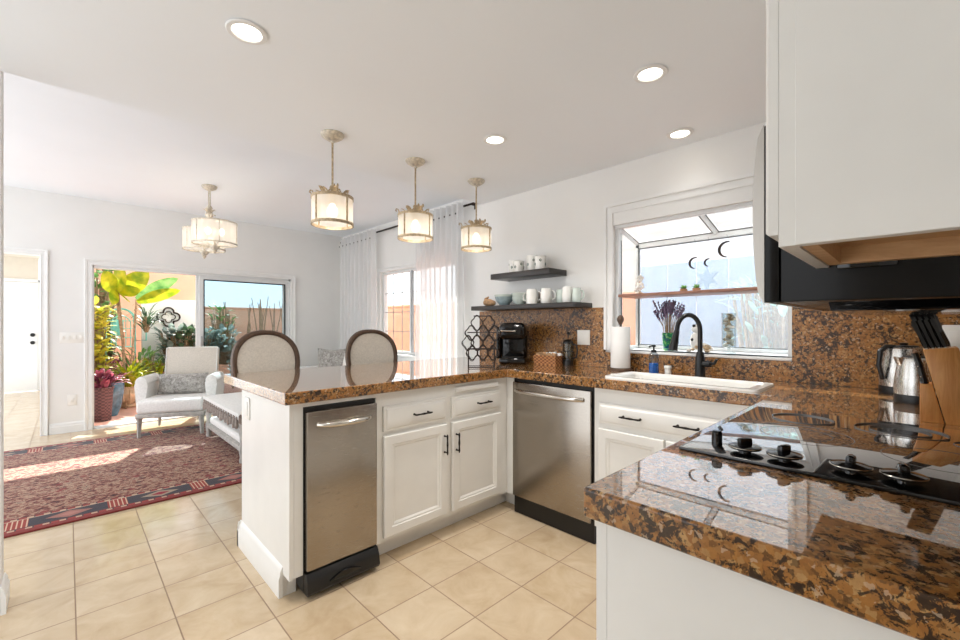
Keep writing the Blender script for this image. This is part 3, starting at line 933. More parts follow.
# trash compactor in the peninsula
tc = thing('trash_compactor', 'narrow stainless steel trash compactor at the end of the peninsula', 'trash compactor', (0.9175, PF, 0))
mb = MB(); mb.box(0.741, 1.094, PF + 0.005, 2.5, 0.03, 0.835)
mb.build('body', 'dark', tc, world=True, smooth=False)
mb = MB(); mb.box(0.746, 1.090, PF - 0.026, PF + 0.006, 0.122, 0.818, 0.006)
dr = mb.build('drawer_front', 'steel', tc, world=True)
mb = MB(); pts = []
for k in range(13):
    s_ = k / 12
    pts.append((0.795 + 0.255 * s_, PF - 0.03 - 0.045 * math.sin(PI * s_) ** 0.45 if 0 < k < 12 else PF - 0.026, 0.758))
mb.tube(pts, [0.013 if 1 < k < 11 else 0.011 for k in range(13)], 12)
mb.build('handle', 'chrome', dr, world=True)
mb = MB()
prof = [(PF + 0.05, 0.02), (PF - 0.035, 0.02), (PF - 0.045, 0.035), (PF - 0.035, 0.085), (PF - 0.02, 0.112), (PF + 0.05, 0.115)]
mb.prism([(a, b) for a, b in prof], 0.742, 1.096, 'X', 0.004)
kp = mb.build('foot_pedal_bar', 'dark', tc, world=True)
mb = MB()
mb.prism([(0.84 + 0.155 * (k / 10), 0.058 + 0.022 * math.sin(PI * k / 10)) for k in range(11)] + [(0.995, 0.054), (0.84, 0.054)], PF - 0.05, PF - 0.03, 'Y', 0.002)
mb.build('pedal', 'gloss_black', kp, world=True)

# sink run cabinets
sk = thing('base_cabinet', 'white sink base cabinet right of the wide dishwasher, with false drawer fronts above doors', 'cabinet', (SF, 0.8, 0))
mb = MB()
mb.box(SF, SF + 0.02, 0.42, 1.222, 0.105, CB); mb.box(SF + 0.02, 2.58, 1.205, 1.222, 0, CB); mb.box(SF + 0.08, SF + 0.095, 0.42, 1.222, 0, 0.105)
mb.box(SF + 0.02, 2.58, 0.42, 1.205, 0.105, 0.12)
mb.build('carcass', 'cab', sk, world=True, smooth=False)
door_with(sk, (SF, 1.19, 0.672), (0, -1, 0), (-1, 0, 0), 0.73, 0.112, 0.19, 0.058, False, 'drawer')
dr2 = [x for x in bpy.data.objects if x.parent == sk and x.name.startswith('drawer')][0]
bar_handle((SF - 0.02, 0.775, 0.73), (SF - 0.02, 0.685, 0.73), (-1, 0, 0)).build('handle', 'bronze', dr2, world=True)
door_with(sk, (SF, 1.19, 0.13), (0, -1, 0), (-1, 0, 0), 0.35, 0.518, 0.322, 0.40)
door_with(sk, (SF, 0.832, 0.13), (0, -1, 0), (-1, 0, 0), 0.35, 0.518, 0.028, 0.40)
cf = thing('corner_filler', 'narrow white filler strip in the cabinet corner left of the dishwasher', 'filler panel', (SF, 1.84, 0))
mb = MB(); mb.box(SF, SF + 0.02, 1.806, PF, 0.105, CB); mb.box(SF + 0.08, SF + 0.095, 1.806, PF + 0.08, 0, 0.105)
mb.build('panel', 'cab', cf, world=True, smooth=False)

dw = thing('dishwasher', 'wide stainless steel dishwasher with a bar handle under the sink counter', 'dishwasher', (SF, 1.515, 0))
mb = MB(); mb.box(SF + 0.005, 2.57, 1.224, 1.804, 0.0, 0.858)
mb.build('body', 'dark', dw, world=True, smooth=False)
mb = MB(); mb.box(SF - 0.02, SF + 0.006, 1.236, 1.800, 0.115, 0.838, 0.006)
mb.build('kick_plate_gap', 'steel', dw, world=True).name = 'door'
mb = MB(); pts = []
for k in range(15):
    s_ = k / 14
    pts.append((SF - 0.022 - (0.042 * math.sin(PI * s_) ** 0.4 if 0 < k < 14 else 0), 1.77 - 0.49 * s_, 0.785))
mb.tube(pts, 0.012, 12)
mb.build('handle', 'chrome', dw, world=True)
mb = MB(); mb.box(SF + 0.05, SF + 0.06, 1.226, 1.802, 0.0, 0.105)
mb.build('kick_plate', 'gloss_black', dw, world=True, smooth=False)

# range run cabinet (its plain end panel faces the camera)
rc = thing('base_cabinet', 'white base cabinet under the cooktop, plain end panel near the camera', 'cabinet', (1.4, 0.1, 0))
mb = MB()
mb.box(0.672, 0.692, -0.20, 0.3745, 0.0, CB); mb.box(0.672, SF, 0.375, 0.395, 0.105, CB); mb.box(0.672, 0.692, 0.3751, 0.395, 0.0, 0.1049)
mb.box(0.705, SF, 0.28, 0.295, 0, 0.105); mb.box(0.705, 2.0, -0.20, -0.19, 0, CB)
mb.build('carcass', 'cab', rc, world=True, smooth=False)
for x, w in ((0.73, 0.40), (1.14, 0.40), (1.56, 0.40)):
    door_with(rc, (x + w, 0.395, 0.13), (-1, 0, 0), (0, 1, 0), w, 0.51, 0.03, 0.4)
    door_with(rc, (x + w, 0.395, 0.66), (-1, 0, 0), (0, 1, 0), w, 0.13, 0.2, 0.065, False, 'drawer')

# worktop: one continuous U of granite with the sink cut-out
KX0, KX1, KY0, KY1 = 2.115, 2.385, 0.50, 1.155
xs = [0.65, 2.03, KX0, KX1, 2.58]
ys = [-0.22, 0.41, KY0, KY1, 1.835, 2.65, 2.81]
holes = [(0.6, 2.03, 0.41, 1.835), (KX0, KX1, KY0, KY1)]
mb = MB(); mb.cells(xs, ys, holes, CB, CT, 'Z', 0.006, 6)
wt = mb.build('worktop', 'granite', smooth=True, ang=5)
tag(wt, 'continuous U-shaped brown and gold granite worktop with polished top', 'worktop')
mb = MB()
t0, t1 = 2.58, XW - 0.0005
mb.cells([-0.199, WY0, WY1 + 0.06, 2.66], [CT, WZ0 - 0.017, 1.318, 1.334], [(WY0, WY1 + 0.06, WZ0 - 0.017, 2), (WY1 + 0.06, 2.7, 1.318, 2)], t0, t1, 'X', 0.001, 1)
mb.box(0.66, 2.58, -0.2195, -0.202, CT, 1.225, 0.001)
bs = mb.build('backsplash', 'granite_wall', smooth=False)
tag(bs, 'brown granite backsplash behind the sink, shelves and cooktop', 'backsplash')

# sink
sk_ = thing('kitchen_sink', 'white drop-in sink set into the granite under the window', 'sink', (2.25, 0.82, CT))
mb = MB()
def rr(x0, x1, y0, y1, r, z, n=5):
    out = []
    for cx, cy, a0 in ((x1 - r, y1 - r, 0), (x0 + r, y1 - r, 90), (x0 + r, y0 + r, 180), (x1 - r, y0 + r, 270)):
        for k in range(n):
            a = math.radians(a0 + 90 * k / (n - 1))
            out.append((cx + r * math.cos(a), cy + r * math.sin(a), z))
    return out
mb.rings([rr(2.09, 2.41, 0.465, 1.19, 0.03, CT), rr(2.092, 2.408, 0.467, 1.188, 0.03, CT + 0.009), rr(2.118, 2.382, 0.51, 1.145, 0.03, CT + 0.009),
          rr(2.125, 2.375, 0.515, 1.14, 0.04, CT - 0.005), rr(2.13, 2.37, 0.52, 1.135, 0.05, CT - 0.16), rr(2.16, 2.34, 0.55, 1.105, 0.05, CT - 0.18)], False, True)
mb.build('basin', 'ceramic', sk_, world=True, ang=60)
mb = MB(); mb.cyl((2.25, 0.82, 0), 0.04, CT - 0.18, CT - 0.176, 20)
mb.build('drain', 'chrome', sk_, world=True)

# faucet
fx, fy = 2.455, 0.815
fc = thing('faucet', 'tall black gooseneck faucet with a pull-down spray head behind the sink', 'faucet', (fx, fy, CT))
mb = MB()
mb.lathe([(0.030, CT), (0.030, CT + 0.006), (0.026, CT + 0.012), (0.024, CT + 0.10), (0.020, CT + 0.125), (0.0175, CT + 0.14)], (fx, fy, 0), 18)
pts = [(fx, fy, CT + 0.13), (fx, fy, 1.17)]
pts += [(fx - 0.028 * (1 - math.cos(a)) * 1.0, fy + 0.050 * (1 - math.cos(a)), 1.17 + 0.085 * math.sin(a)) for a in [PI * k / 12 for k in range(1, 13)]]
mb.tube(pts, 0.0125, 12)
mb.build('spout', 'dark', fc, world=True)
e = pts[-1]
mb = MB(); mb.tube([e, (e[0] - 0.002, e[1] + 0.004, e[2] - 0.02), (e[0] - 0.006, e[1] + 0.016, e[2] - 0.09), (e[0] - 0.007, e[1] + 0.018, e[2] - 0.11)], [0.014, 0.016, 0.022, 0.023], 14)
mb.build('spray_head', 'dark', fc, world=True)
mb = MB(); mb.tube([(fx, fy, CT + 0.075), (fx - 0.01, fy - 0.055, CT + 0.078)], 0.017, 14)
mb.tube([(fx - 0.01, fy - 0.052, CT + 0.078), (fx - 0.016, fy - 0.075, CT + 0.082), (fx - 0.018, fy - 0.088, CT + 0.105)], [0.010, 0.008, 0.007], 10)
mb.build('handle', 'dark', fc, world=True)

# soap bottle
sb = thing('soap_dispenser', 'clear pump bottle of blue dish soap at the left end of the sink', 'soap dispenser', (2.425, 1.055, CT))
p = (2.425, 1.055, 0)
mb = MB(); mb.lathe([(0.026, CT), (0.028, CT + 0.004), (0.028, CT + 0.105), (0.022, CT + 0.12), (0.013, CT + 0.128)], p, 20)
mb.build('bottle', 'clearish', sb, world=True)
mb = MB(); mb.lathe([(0.0255, CT + 0.003), (0.0262, CT + 0.006), (0.0262, CT + 0.065), (0.0255, CT + 0.066)], p, 20)
mb.build('soap', 'soap', sb, world=True)
mb = MB(); mb.lathe([(0.015, CT + 0.126), (0.015, CT + 0.14), (0.005, CT + 0.143), (0.005, CT + 0.158), (0.011, CT + 0.16), (0.011, CT + 0.17)], p, 14)
mb.tube([(p[0], p[1], CT + 0.165), (p[0] - 0.03, p[1] + 0.01, CT + 0.163), (p[0] - 0.036, p[1] + 0.012, CT + 0.157)], 0.004, 8)
mb.build('pump', 'dark', sb, world=True)
mb = MB(); mb.lathe([(0.017, CT), (0.017, CT + 0.035), (0.021, CT + 0.04), (0.021, CT + 0.05), (0.017, CT + 0.054)], (2.45, 0.985, 0), 18)
tag(mb.build('air_gap_cap', 'ceramic'), 'small white cylindrical cap between the soap bottle and the black faucet', 'air gap')

# ---- cooktop
KX = (1.0, 1.68); KYY = (-0.17, 0.38)
ct = thing('cooktop', 'black glass electric cooktop with ring markings and five knobs', 'cooktop', (1.34, 0.1, CT))
mb = MB(); mb.box(1.0, 1.685, -0.17, 0.378, CT, CT + 0.0085, 0.003)
mb.build('glass_top', 'cook_glass', ct, world=True)
M['ring'] = plain('burner_ring_print', (120, 118, 116), 0.15, var=0.05)
def ring(mb, x, y, r, w=0.002):
    mb.lathe([(r - w, CT + 0.0085), (r - w, CT + 0.0089), (r, CT + 0.0089), (r, CT + 0.0085)], (x, y, 0), 56, cap=False)
for x, y, rs in ((1.56, 0.235, (0.075,)), (1.33, 0.215, (0.115, 0.075)), (1.56, 0.03, (0.09, 0.06)), (1.28, -0.04, (0.095,)), (1.48, -0.11, (0.05,))):
    mb = MB()
    for r in rs: ring(mb, x, y, r)
    mb.build('burner_ring', 'ring', ct, world=True)
for k, (x, y) in enumerate(((1.07, 0.319), (1.05, 0.258), (1.045, 0.187), (1.05, 0.085), (1.05, 0.015))):
    mb = MB(); z = CT + 0.0085
    if k == 0:
        mb.lathe([(0.011, z), (0.011, z + 0.03), (0.008, z + 0.034)], (x, y, 0), 16)
    else:
        mb.lathe([(0.012, z), (0.012, z + 0.008), (0.011, z + 0.010)], (x, y, 0), 20)
        mb.lathe([(0.029, z + 0.010), (0.031, z + 0.012), (0.030, z + 0.016), (0.010, z + 0.020)], (x, y, 0), 24)
        mb.box(-0.0065, 0.0065, -0.015, 0.015, z + 0.015, z + 0.033, 0.005, 2, Matrix.Translation((x, y, 0)) @ Matrix.Rotation(0.6 + 0.3 * k, 4, 'Z'))
    kb = mb.build('knob', 'gloss_black', ct, world=True)
    if k:
        mb = MB(); mb.tube([(x + 0.0305 * math.cos(a), y + 0.0305 * math.sin(a), z + 0.014) for a in [2 * PI * j / 32 for j in range(32)]], 0.0012, 6, True)
        mb.build('trim_ring', 'chrome', kb, world=True)

# ---- wall cabinet and microwave above the range run
uc = thing('wall_cabinet', 'white wall cabinet at top right with unfinished wooden underside', 'cabinet', (0.85, -0.05, 1.305))
UX0, UX1, UY = 0.687, 0.997, 0.129
mb = MB()
mb.box(UX0, UX0 + 0.016, -0.219, UY - 0.0187, 1.305, 2.25); mb.box(UX1 - 0.016, UX1, -0.219, UY - 0.0202, 1.318, 2.25)
mb.box(UX0 - 0.001, UX1, UY - 0.0185, UY, 1.305, 2.25)
mb.box(UX0 - 0.004, UX0 - 0.0005, -0.219, 0.1105, 1.305, 2.25, 0.001)
mb.build('carcass', 'cab', uc, world=True, smooth=False)
mb = MB(); mb.box(UX0 + 0.016, UX1 - 0.016, -0.21, UY - 0.02, 1.335, 1.345); mb.box(UX0 + 0.016, UX1 - 0.016, UY - 0.038, UY - 0.02, 1.307, 1.336); mb.box(UX1 - 0.034, UX1 - 0.016, -0.21, UY - 0.038, 1.307, 1.336)
mb.build('underside', 'cab_wood', uc, world=True, smooth=False)
mb = ring_panel(UX1 - UX0 - 0.004, 0.92, DOOR_P, 0.015, frame_mat((UX1 - 0.002, UY + 0.001, 1.322), (-1, 0, 0), (0, 1, 0)))
mb.build('door', 'cab', uc, world=True, ang=25)
uc2 = thing('wall_cabinet', 'white wall cabinet above the microwave', 'cabinet', (1.38, -0.05, 1.605))
mb = MB(); mb.box(1.0, 1.76, -0.22, UY, 1.605, 2.25)
mb.build('carcass', 'cab', uc2, world=True, smooth=False)
for x in (1.002, 1.382):
    ring_panel(0.376, 0.635, DOOR_P, 0.015, frame_mat((x + 0.376, UY, 1.61), (-1, 0, 0), (0, 1, 0))).build('door', 'cab', uc2, world=True, ang=25)

mw = thing('microwave', 'black over-range microwave with a curved stainless door edge', 'microwave', (1.38, 0, 1.24))
mb = MB(); mb.box(1.0, 1.76, -0.2, 0.185, 1.245, 1.60, 0.003); mb.box(1.0, 1.76, 0.187, 0.212, 1.245, 1.60, 0.003)
mb.build('body', 'mw_black', mw, world=True)
mb = MB()
n = 16
outer = [(0.214 + 0.018 * (1 - (2 * k / n - 1) ** 2) ** 0.5, 1.245 + 0.355 * k / n) for k in range(n + 1)]
mb.prism(outer + [(0.212, 1.60), (0.212, 1.245)], 1.0, 1.76, 'X')
mb.build('door', 'door_edge', mw, world=True)
mb = MB(); mb.prism([(1.06, 1.245), (1.70, 1.245), (1.66, 1.228), (1.10, 1.228)], -0.15, 0.12, 'Y', 0.002)
mb.build('vent_grille', 'gloss_black', mw, world=True)
mb = MB(); mb.box(0.992, 1.0, 0.02, 0.10, 1.30, 1.35, 0.004)
mb.build('side_vent', 'gloss_black', mw, world=True)

# ------------------------------------------------------------------ things on the worktop
def pt(mb, m):
    bmesh.ops.transform(mb.bm, matrix=m, verts=mb.bm.verts[:])
    return mb

# coffee maker, local: front = -x
cm = thing('coffee_maker', 'black single-cup coffee maker with silver top band left of the wicker basket', 'coffee maker', (2.42, 2.12, CT), 0.6)
mb = MB()
mb.box(-0.13, 0.10, -0.098, 0.098, 0.0, 0.045, 0.014, 2)
mb.box(-0.01, 0.10, -0.098, 0.098, 0.02, 0.27, 0.03, 4)
mb.build('body', 'gloss_black', cm, ang=60)
mb = MB(); mb.box(-0.135, 0.10, -0.098, 0.098, 0.178, 0.302, 0.042, 6)
hd = mb.build('brew_head', 'gloss_black', cm, ang=60)
mb = MB(); mb.tube([(0.03, 0.100, 0.245), (-0.06, 0.101, 0.243), (-0.105, 0.092, 0.242), (-0.13, 0.07, 0.241), (-0.139, 0.03, 0.240), (-0.139, -0.03, 0.240)], [0.004, 0.008, 0.009, 0.009, 0.007, 0.003], 8)
mb.build('lid_band', 'chrome', hd)
mb = MB(); mb.box(-0.125, -0.02, -0.075, 0.075, 0.045, 0.052, 0.002)
mb.build('drip_tray', 'dark', cm)
mb = MB(); mb.box(-0.02, 0.09, 0.10, 0.135, 0.03, 0.27, 0.012)
mb.build('water_tank', 'smoke', cm)

# basket of tea and sweetener packets
bk = thing('basket', 'brown woven basket of packets between the coffee maker and the french press', 'basket', (2.50, 1.85, CT))
mb = MB(); W, D, H = 0.20, 0.13, 0.062
def rect(x0, x1, y0, y1, z): return [(x0, y0, z), (x1, y0, z), (x1, y1, z), (x0, y1, z)]
mb.rings([rect(-D / 2 + .006, D / 2 - .006, -W / 2 + .006, W / 2 - .006, 0), rect(-D / 2, D / 2, -W / 2, W / 2, H), rect(-D / 2 + .006, D / 2 - .006, -W / 2 + .006, W / 2 - .006, H), rect(-D / 2 + .012, D / 2 - .012, -W / 2 + .012, W / 2 - .012, 0.008)])
mb.build('basket_body', 'basket', bk, smooth=False)
mb = MB(); mb.tube([(-D / 2 + .003, -W / 2 + .003, H), (D / 2 - .003, -W / 2 + .003, H), (D / 2 - .003, W / 2 - .003, H), (-D / 2 + .003, W / 2 - .003, H)], 0.005, 8, True)
mb.build('rim', 'basket', bk)
pk = None
for k in range(8):
    mb = MB(); mb.box(-0.022, 0.022, -0.017, 0.017, -0.035, 0.035, 0.006)
    o = mb.build('packet', 'towel' if k % 2 == 0 else 'tan_wood')
    o.location = (2.50 + (-0.025 if k % 2 else 0.022), 1.85 - 0.075 + 0.021 * k, CT + 0.046 + 0.004 * (k % 3))
    o.rotation_euler = (0.25 * math.sin(k * 2.1), 0.3 * math.cos(k), 0.2 * k)
    tag(o, ('white' if k % 2 == 0 else 'tan') + ' packet standing in the brown basket among the others', 'packet', 'white packets in the basket' if k % 2 == 0 else 'tan packets in the basket')

# french press
fp = thing('french_press', 'black and glass french press coffee pot under the lower shelf', 'french press', (2.535, 1.715, CT))
mb = MB(); mb.lathe([(0.036, 0.0), (0.037, 0.012), (0.034, 0.03), (0.034, 0.04)], seg=20)
for k in range(4):
    a = PI / 4 + k * PI / 2
    mb.tube([(0.0355 * math.cos(a), 0.0355 * math.sin(a), 0.01), (0.0355 * math.cos(a), 0.0355 * math.sin(a), 0.16)], 0.003, 6)
mb.tube([(0.036 * math.cos(a), 0.036 * math.sin(a), 0.10) for a in [2 * PI * j / 24 for j in range(24)]], 0.0025, 6, True)
mb.tube([(0.0, -0.036, 0.15), (0.0, -0.07, 0.145), (0.0, -0.078, 0.11), (0.0, -0.07, 0.06), (0.0, -0.036, 0.05)], 0.006, 8)
mb.build('frame', 'dark', fp)
MB().lathe([(0.032, 0.03), (0.033, 0.155), (0.031, 0.155), (0.030, 0.032)], seg=20, cap=False).build('beaker', 'glass_item', fp)
MB().lathe([(0.036, 0.155), (0.036, 0.168), (0.02, 0.182), (0.003, 0.184), (0.003, 0.215), (0.010, 0.219), (0.011, 0.229), (0.006, 0.237)], seg=20).build('lid', 'dark', fp)

# outlets
def plate(y0, y1, z0, z1, x, label, wall='x'):
    mb = MB(); mb.box(x - 0.006, x, y0, y1, z0, z1, 0.002)
    n = 2 if (y1 - y0) > 0.09 else 1
    for k in range(n):
        c = y0 + (y1 - y0) * (k + 0.5) / n
        mb.box(x - 0.010, x - 0.005, c - 0.016, c + 0.016, z0 + 0.022, z1 - 0.022, 0.0015)
    return tag(mb.build('outlet', 'outlet'), label, 'outlet')
plate(1.565, 1.665, 1.062, 1.165, 2.58, 'cream double outlet plate on the granite beside the french press')
mb = MB(); mb.box(2.58 - 0.006, 2.58, -0.145, -0.075, 1.09, 1.20, 0.002); mb.box(2.57, 2.575, -0.127, -0.093, 1.115, 1.175, 0.001)
tag(mb.build('outlet', 'outlet'), 'white outlet plate on the granite behind the knife block at right edge', 'outlet')

# iron scroll rack
rk = thing('wine_rack', 'dark wrought iron rack of linked honeycomb loops at the counter corner', 'wine rack', (1.98, 2.04, CT), math.radians(45.8))
mb = MB()
def qf(cy, cz, r, n=28):
    return [(0, cy + r * 0.86 * math.cos(a) * (1 + 0.14 * math.cos(4 * a)), cz + r * 1.1 * math.sin(a) * (1 + 0.14 * math.cos(4 * a))) for a in [2 * PI * j / n for j in range(n)]]
cellsq = [(-0.018, 0.30), (0.062, 0.30), (-0.058, 0.232), (0.022, 0.232), (0.102, 0.232), (-0.078, 0.165), (-0.018, 0.165), (0.062, 0.165), (-0.05, 0.098), (0.022, 0.098), (0.09, 0.098)]
for d in (-0.05, 0.05):
    for cy, cz in cellsq:
        mb.tube([(x + d, -y, z) for x, y, z in qf(cy, cz, 0.040)], 0.0028, 6, True)
    for z in (0.125, 0.235):
        mb.tube([(d, 0.08, z), (d, -0.12, z)], 0.003, 6)
    mb.tube([(d, 0.075, 0.0), (d, 0.075, 0.13)], 0.003, 6); mb.tube([(d, -0.10, 0.0), (d, -0.10, 0.13)], 0.003, 6)
    mb.tube([(d, 0.075, 0.006), (d, -0.10, 0.006)], 0.003, 6)
    mb.tube([(d, 0.04, 0.345), (d, -0.08, 0.345)], 0.003, 6)
for cy, cz in cellsq:
    mb.tube([(-0.05, -cy, cz + 0.044), (0.05, -cy, cz + 0.044)], 0.0026, 6)
mb.build('scroll_frame', 'iron', rk)

# paper towel
pp = thing('paper_towel_holder', 'dark wooden paper towel holder left of the sink window', 'paper towel holder', (2.50, 1.30, CT))
MB().lathe([(0.07, 0), (0.07, 0.01), (0.062, 0.016)], seg=28).build('base', 'stool_wood', pp)
MB().lathe([(0.006, 0.01), (0.006, 0.285), (0.012, 0.29), (0.012, 0.296), (0.02, 0.31), (0.022, 0.325), (0.014, 0.342), (0.004, 0.347)], seg=16).build('post', 'stool_wood', pp)
o = MB().lathe([(0.018, 0.017), (0.058, 0.017), (0.0595, 0.02), (0.0595, 0.27), (0.058, 0.274), (0.018, 0.274)], seg=32).build('paper_towel_roll', 'towel')
o.location = (2.50, 1.30, CT)
tag(o, 'white roll of paper towels standing on the dark wooden holder', 'paper towels')

# kettles
def kettle(loc, rz, h, r, label, base='dark'):
    k = thing('kettle', label, 'kettle', loc, rz, None)
    MB().lathe([(r * 0.98, 0), (r * 1.0, 0.006), (r * 1.0, 0.028), (r * 0.97, 0.032)], seg=28).build('base', base, k)
    MB().lathe([(r * 0.98, 0.032), (r * 1.0, 0.06), (r * 0.96, h * 0.5), (r * 0.84, h * 0.85), (r * 0.78, h * 0.94), (r * 0.6, h * 0.97)], seg=32).build('body', 'kettle_steel', k)
    MB().lathe([(r * 0.6, h * 0.965), (r * 0.55, h * 1.0), (0.012, h * 1.01), (0.014, h * 1.05), (0.006, h * 1.06)], seg=24).build('lid', 'dark', k)
    mb = MB(); mb.prism([(-r * 0.70, h * 0.95), (-r * 1.05, h * 0.98), (-r * 0.85, h * 0.78)], -0.015, 0.015, 'Y', 0.003)
    mb.build('spout', 'kettle_steel', k)
    mb = MB(); mb.tube([(r * 0.5, 0, h * 0.97), (r * 0.9, 0, h * 0.98), (r * 1.22, 0, h * 0.88), (r * 1.3, 0, h * 0.6), (r * 1.1, 0, h * 0.3)], [0.010, 0.010, 0.010, 0.009, 0.008], 10)
    mb.build('handle', 'dark', k)
    return k
kettle((2.49, 0.035, CT), math.radians(134), 0.200, 0.078, 'taller stainless kettle with black handle against the granite backsplash')
kettle((2.226, -0.002, CT), math.radians(-60), 0.172, 0.062, 'shorter rounded stainless kettle on a black base beside the knife block')

# knife block: side face towards the camera, leaning to the window side
kbz = thing('knife_block', 'slanted light wood knife block at the right end of the counter', 'knife block', (1.80, -0.008, CT))
mb = MB()
def yz(p): return [(-a, b) for a, b in p]
mb.prism(yz([(0.052, 0.0), (0.006, 0.212), (0.075, 0.222), (0.145, 0.0)]), 0.0, 0.09, 'X', 0.002)
mb.build('block_body', 'block_wood', kbz)
mb = MB(); mb.prism(yz([(0.0, 0.0), (0.0, 0.112), (0.0255, 0.112), (0.049, 0.0)]), 0.006, 0.084, 'X', 0.002)
mb.build('front_step', 'block_wood', kbz)
kdir = Vector((0, 0.34, 1)).normalized()
kk = 0
for i, xx in enumerate((0.018, 0.046, 0.074)):
    for j, ss in enumerate((0.018, 0.0305, 0.043, 0.0555)):
        ss += 0.004 * (i - 1)
        base = Vector((1.80 + xx, -0.008 - ss, CT + 0.213 + ss * 0.13))
        L = 0.088 + 0.04 * ((i * 5 + j * 3) % 3) / 2
        kn = thing('kitchen_knife', 'black handled knife in the %s row of the block, %s slot' % (('near', 'middle', 'far')[i], ('leftmost', 'second from left', 'third from left', 'rightmost')[j]), 'knife', tuple(base), 0, 'black handled knives in the block')
        mb = MB()
        side = Vector((0, 1, -0.34)).normalized()
        pr = []
        for t, w in ((0.002, 0.005), (0.012, 0.0065), (L * 0.5, 0.0055), (L * 0.85, 0.0075), (L, 0.0055)):
            c = kdir * t
            pr.append([tuple(c + Vector((sx * 0.0055, 0, 0)) + side * (sy * w)) for sx, sy in ((-1, -0.6), (-0.5, -1), (0.5, -1), (1, -0.6), (1, 0.6), (0.5, 1), (-0.5, 1), (-1, 0.6))])
        mb.rings(pr)
        mb.build('handle', 'gloss_black', kn)
        mb = MB(); mb.tube([kdir * -0.03, kdir * 0.004], 0.0045, 6)
        mb.build('blade', 'chrome', kn)
        kk += 1
kn = thing('kitchen_knife', 'black riveted knife handle in the low front step of the knife block', 'knife', (1.815, -0.018, CT + 0.112))
mb = MB(); mb.tube([(0, 0, 0.0), (0.0, 0.006, 0.03), (0, 0.012, 0.06), (0, 0.02, 0.09)], [0.009, 0.009, 0.0075, 0.009], 8)
hh = mb.build('handle', 'gloss_black', kn)
mb = MB(); [mb.sphere((-0.0085, 0.004 + 0.2 * z, z), 0.0022) for z in (0.02, 0.05)]
mb.build('rivet', 'chrome', hh)

# ------------------------------------------------------------------ floating shelves and crockery
s1_ = MB().box(2.387, XW, 1.77, 2.336, 1.556, 1.598, 0.002).build('floating_shelf', 'shelf_wood')
tag(s1_, 'short upper dark wood floating shelf holding flowered glasses', 'shelf')
s2_ = MB().box(2.371, XW, 1.56, 2.544, 1.318, 1.352, 0.002).build('floating_shelf', 'shelf_wood')
tag(s2_, 'long lower dark wood floating shelf holding bowls and mugs', 'shelf')
def flower_glass(y, x, h, label):
    g = thing('flowered_glass', label, 'glass', (x, y, 1.598), y * 3, None)
    h *= 1.18
    MB().lathe([(0.033, 0.0), (0.036, 0.004), (0.041, h), (0.039, h), (0.034, 0.008), (0.0, 0.008)], seg=24, cap=False).build('cup', 'ceramic', g)
    for k in range(5):
        a = k * 2 * PI / 5 + 0.6; z = h * (0.45 + 0.25 * (k % 2))
        mb = MB()
        for j in range(5):
            b = j * 2 * PI / 5
            mb.sphere((0.0385 * math.cos(a + 0.17 * math.cos(b)), 0.0385 * math.sin(a + 0.17 * math.cos(b)), z + 0.007 * math.sin(b)), 0.004, (1, 1, 1), 6, 5)
        mb.build('flower', 'leaf_dark' if k % 2 else 'leaf_bluegrey', g)
for (y, x, h), lb in zip(((2.17, 2.48, 0.085), (2.09, 2.44, 0.07), (2.00, 2.49, 0.10), (1.91, 2.47, 0.085)), ('leftmost', 'short front', 'tallest, third', 'rightmost')):
    flower_glass(y, x, h, lb + ' of the four white flowered glasses on the upper shelf')
def mug(x, y, h, r, rz, label, mat='ceramic', group='mugs on the lower shelf'):
    h *= 1.1; r *= 1.06
    g = thing('mug', label, 'mug', (x, y, 1.352), rz, group)
    MB().lathe([(r * 0.82, 0), (r * 0.9, 0.004), (r, h * 0.45), (r * 0.86, h), (r * 0.82, h), (r * 0.94, h * 0.45), (r * 0.8, 0.008), (0.0, 0.008)], seg=26, cap=False).build('cup', mat, g)
    mb = MB(); mb.tube([(r * 0.86, 0, h * 0.82), (r * 1.3, 0, h * 0.84), (r * 1.62, 0, h * 0.6), (r * 1.5, 0, h * 0.35), (r * 0.95, 0, h * 0.22)], 0.0055, 8)
    mb.build('handle', mat, g)
mug(2.50, 2.02, 0.095, 0.036, 2.6, 'plain white mug behind the pale bowls on the lower shelf')
mug(2.43, 1.955, 0.098, 0.041, -0.9, 'white ribbed mug, second from left on the lower shelf')
mug(2.44, 1.835, 0.098, 0.038, -0.9, 'white ribbed mug in the middle of the lower shelf')
mug(2.52, 1.76, 0.09, 0.036, -0.4, 'pale mug at the back of the lower shelf', 'greenish_ceramic')
mug(2.47, 1.675, 0.10, 0.036, -0.9, 'white oval mug near the right end of the lower shelf')
mug(2.46, 1.595, 0.088, 0.028, -0.9, 'slim bluish white mug at the right end of the lower shelf', 'greenish_ceramic')
def bowl(x, y, z, r, h, mat, label):
    b = MB().lathe([(r * 0.45, 0), (r * 0.5, 0.005), (r * 0.9, h * 0.6), (r, h), (r * 0.95, h), (r * 0.84, h * 0.6), (r * 0.4, 0.01), (0.0, 0.01)], seg=30, cap=False).build('bowl', mat)
    b.location = (x, y, z)
    tag(b, label, 'bowl', 'bowls on the lower shelf')
bowl(2.46, 2.255, 1.352, 0.075, 0.068, 'blue_bowl', 'blue grey glazed bowl at the bottom of the left stack')
bowl(2.46, 2.255, 1.366, 0.078, 0.070, 'greenish_ceramic', 'pale green bowl nested in the blue grey bowl')
bowl(2.47, 2.105, 1.352, 0.062, 0.060, 'greenish_ceramic', 'pale grey bowl at the bottom of the right stack')
bowl(2.47, 2.105, 1.382, 0.064, 0.060, 'greenish_ceramic', 'pale grey bowl on top of the right stack')
wd = thing('wooden_ornament', 'carved tan wooden bird ornament at the left end of the lower shelf', 'ornament', (2.45, 2.42, 1.352))
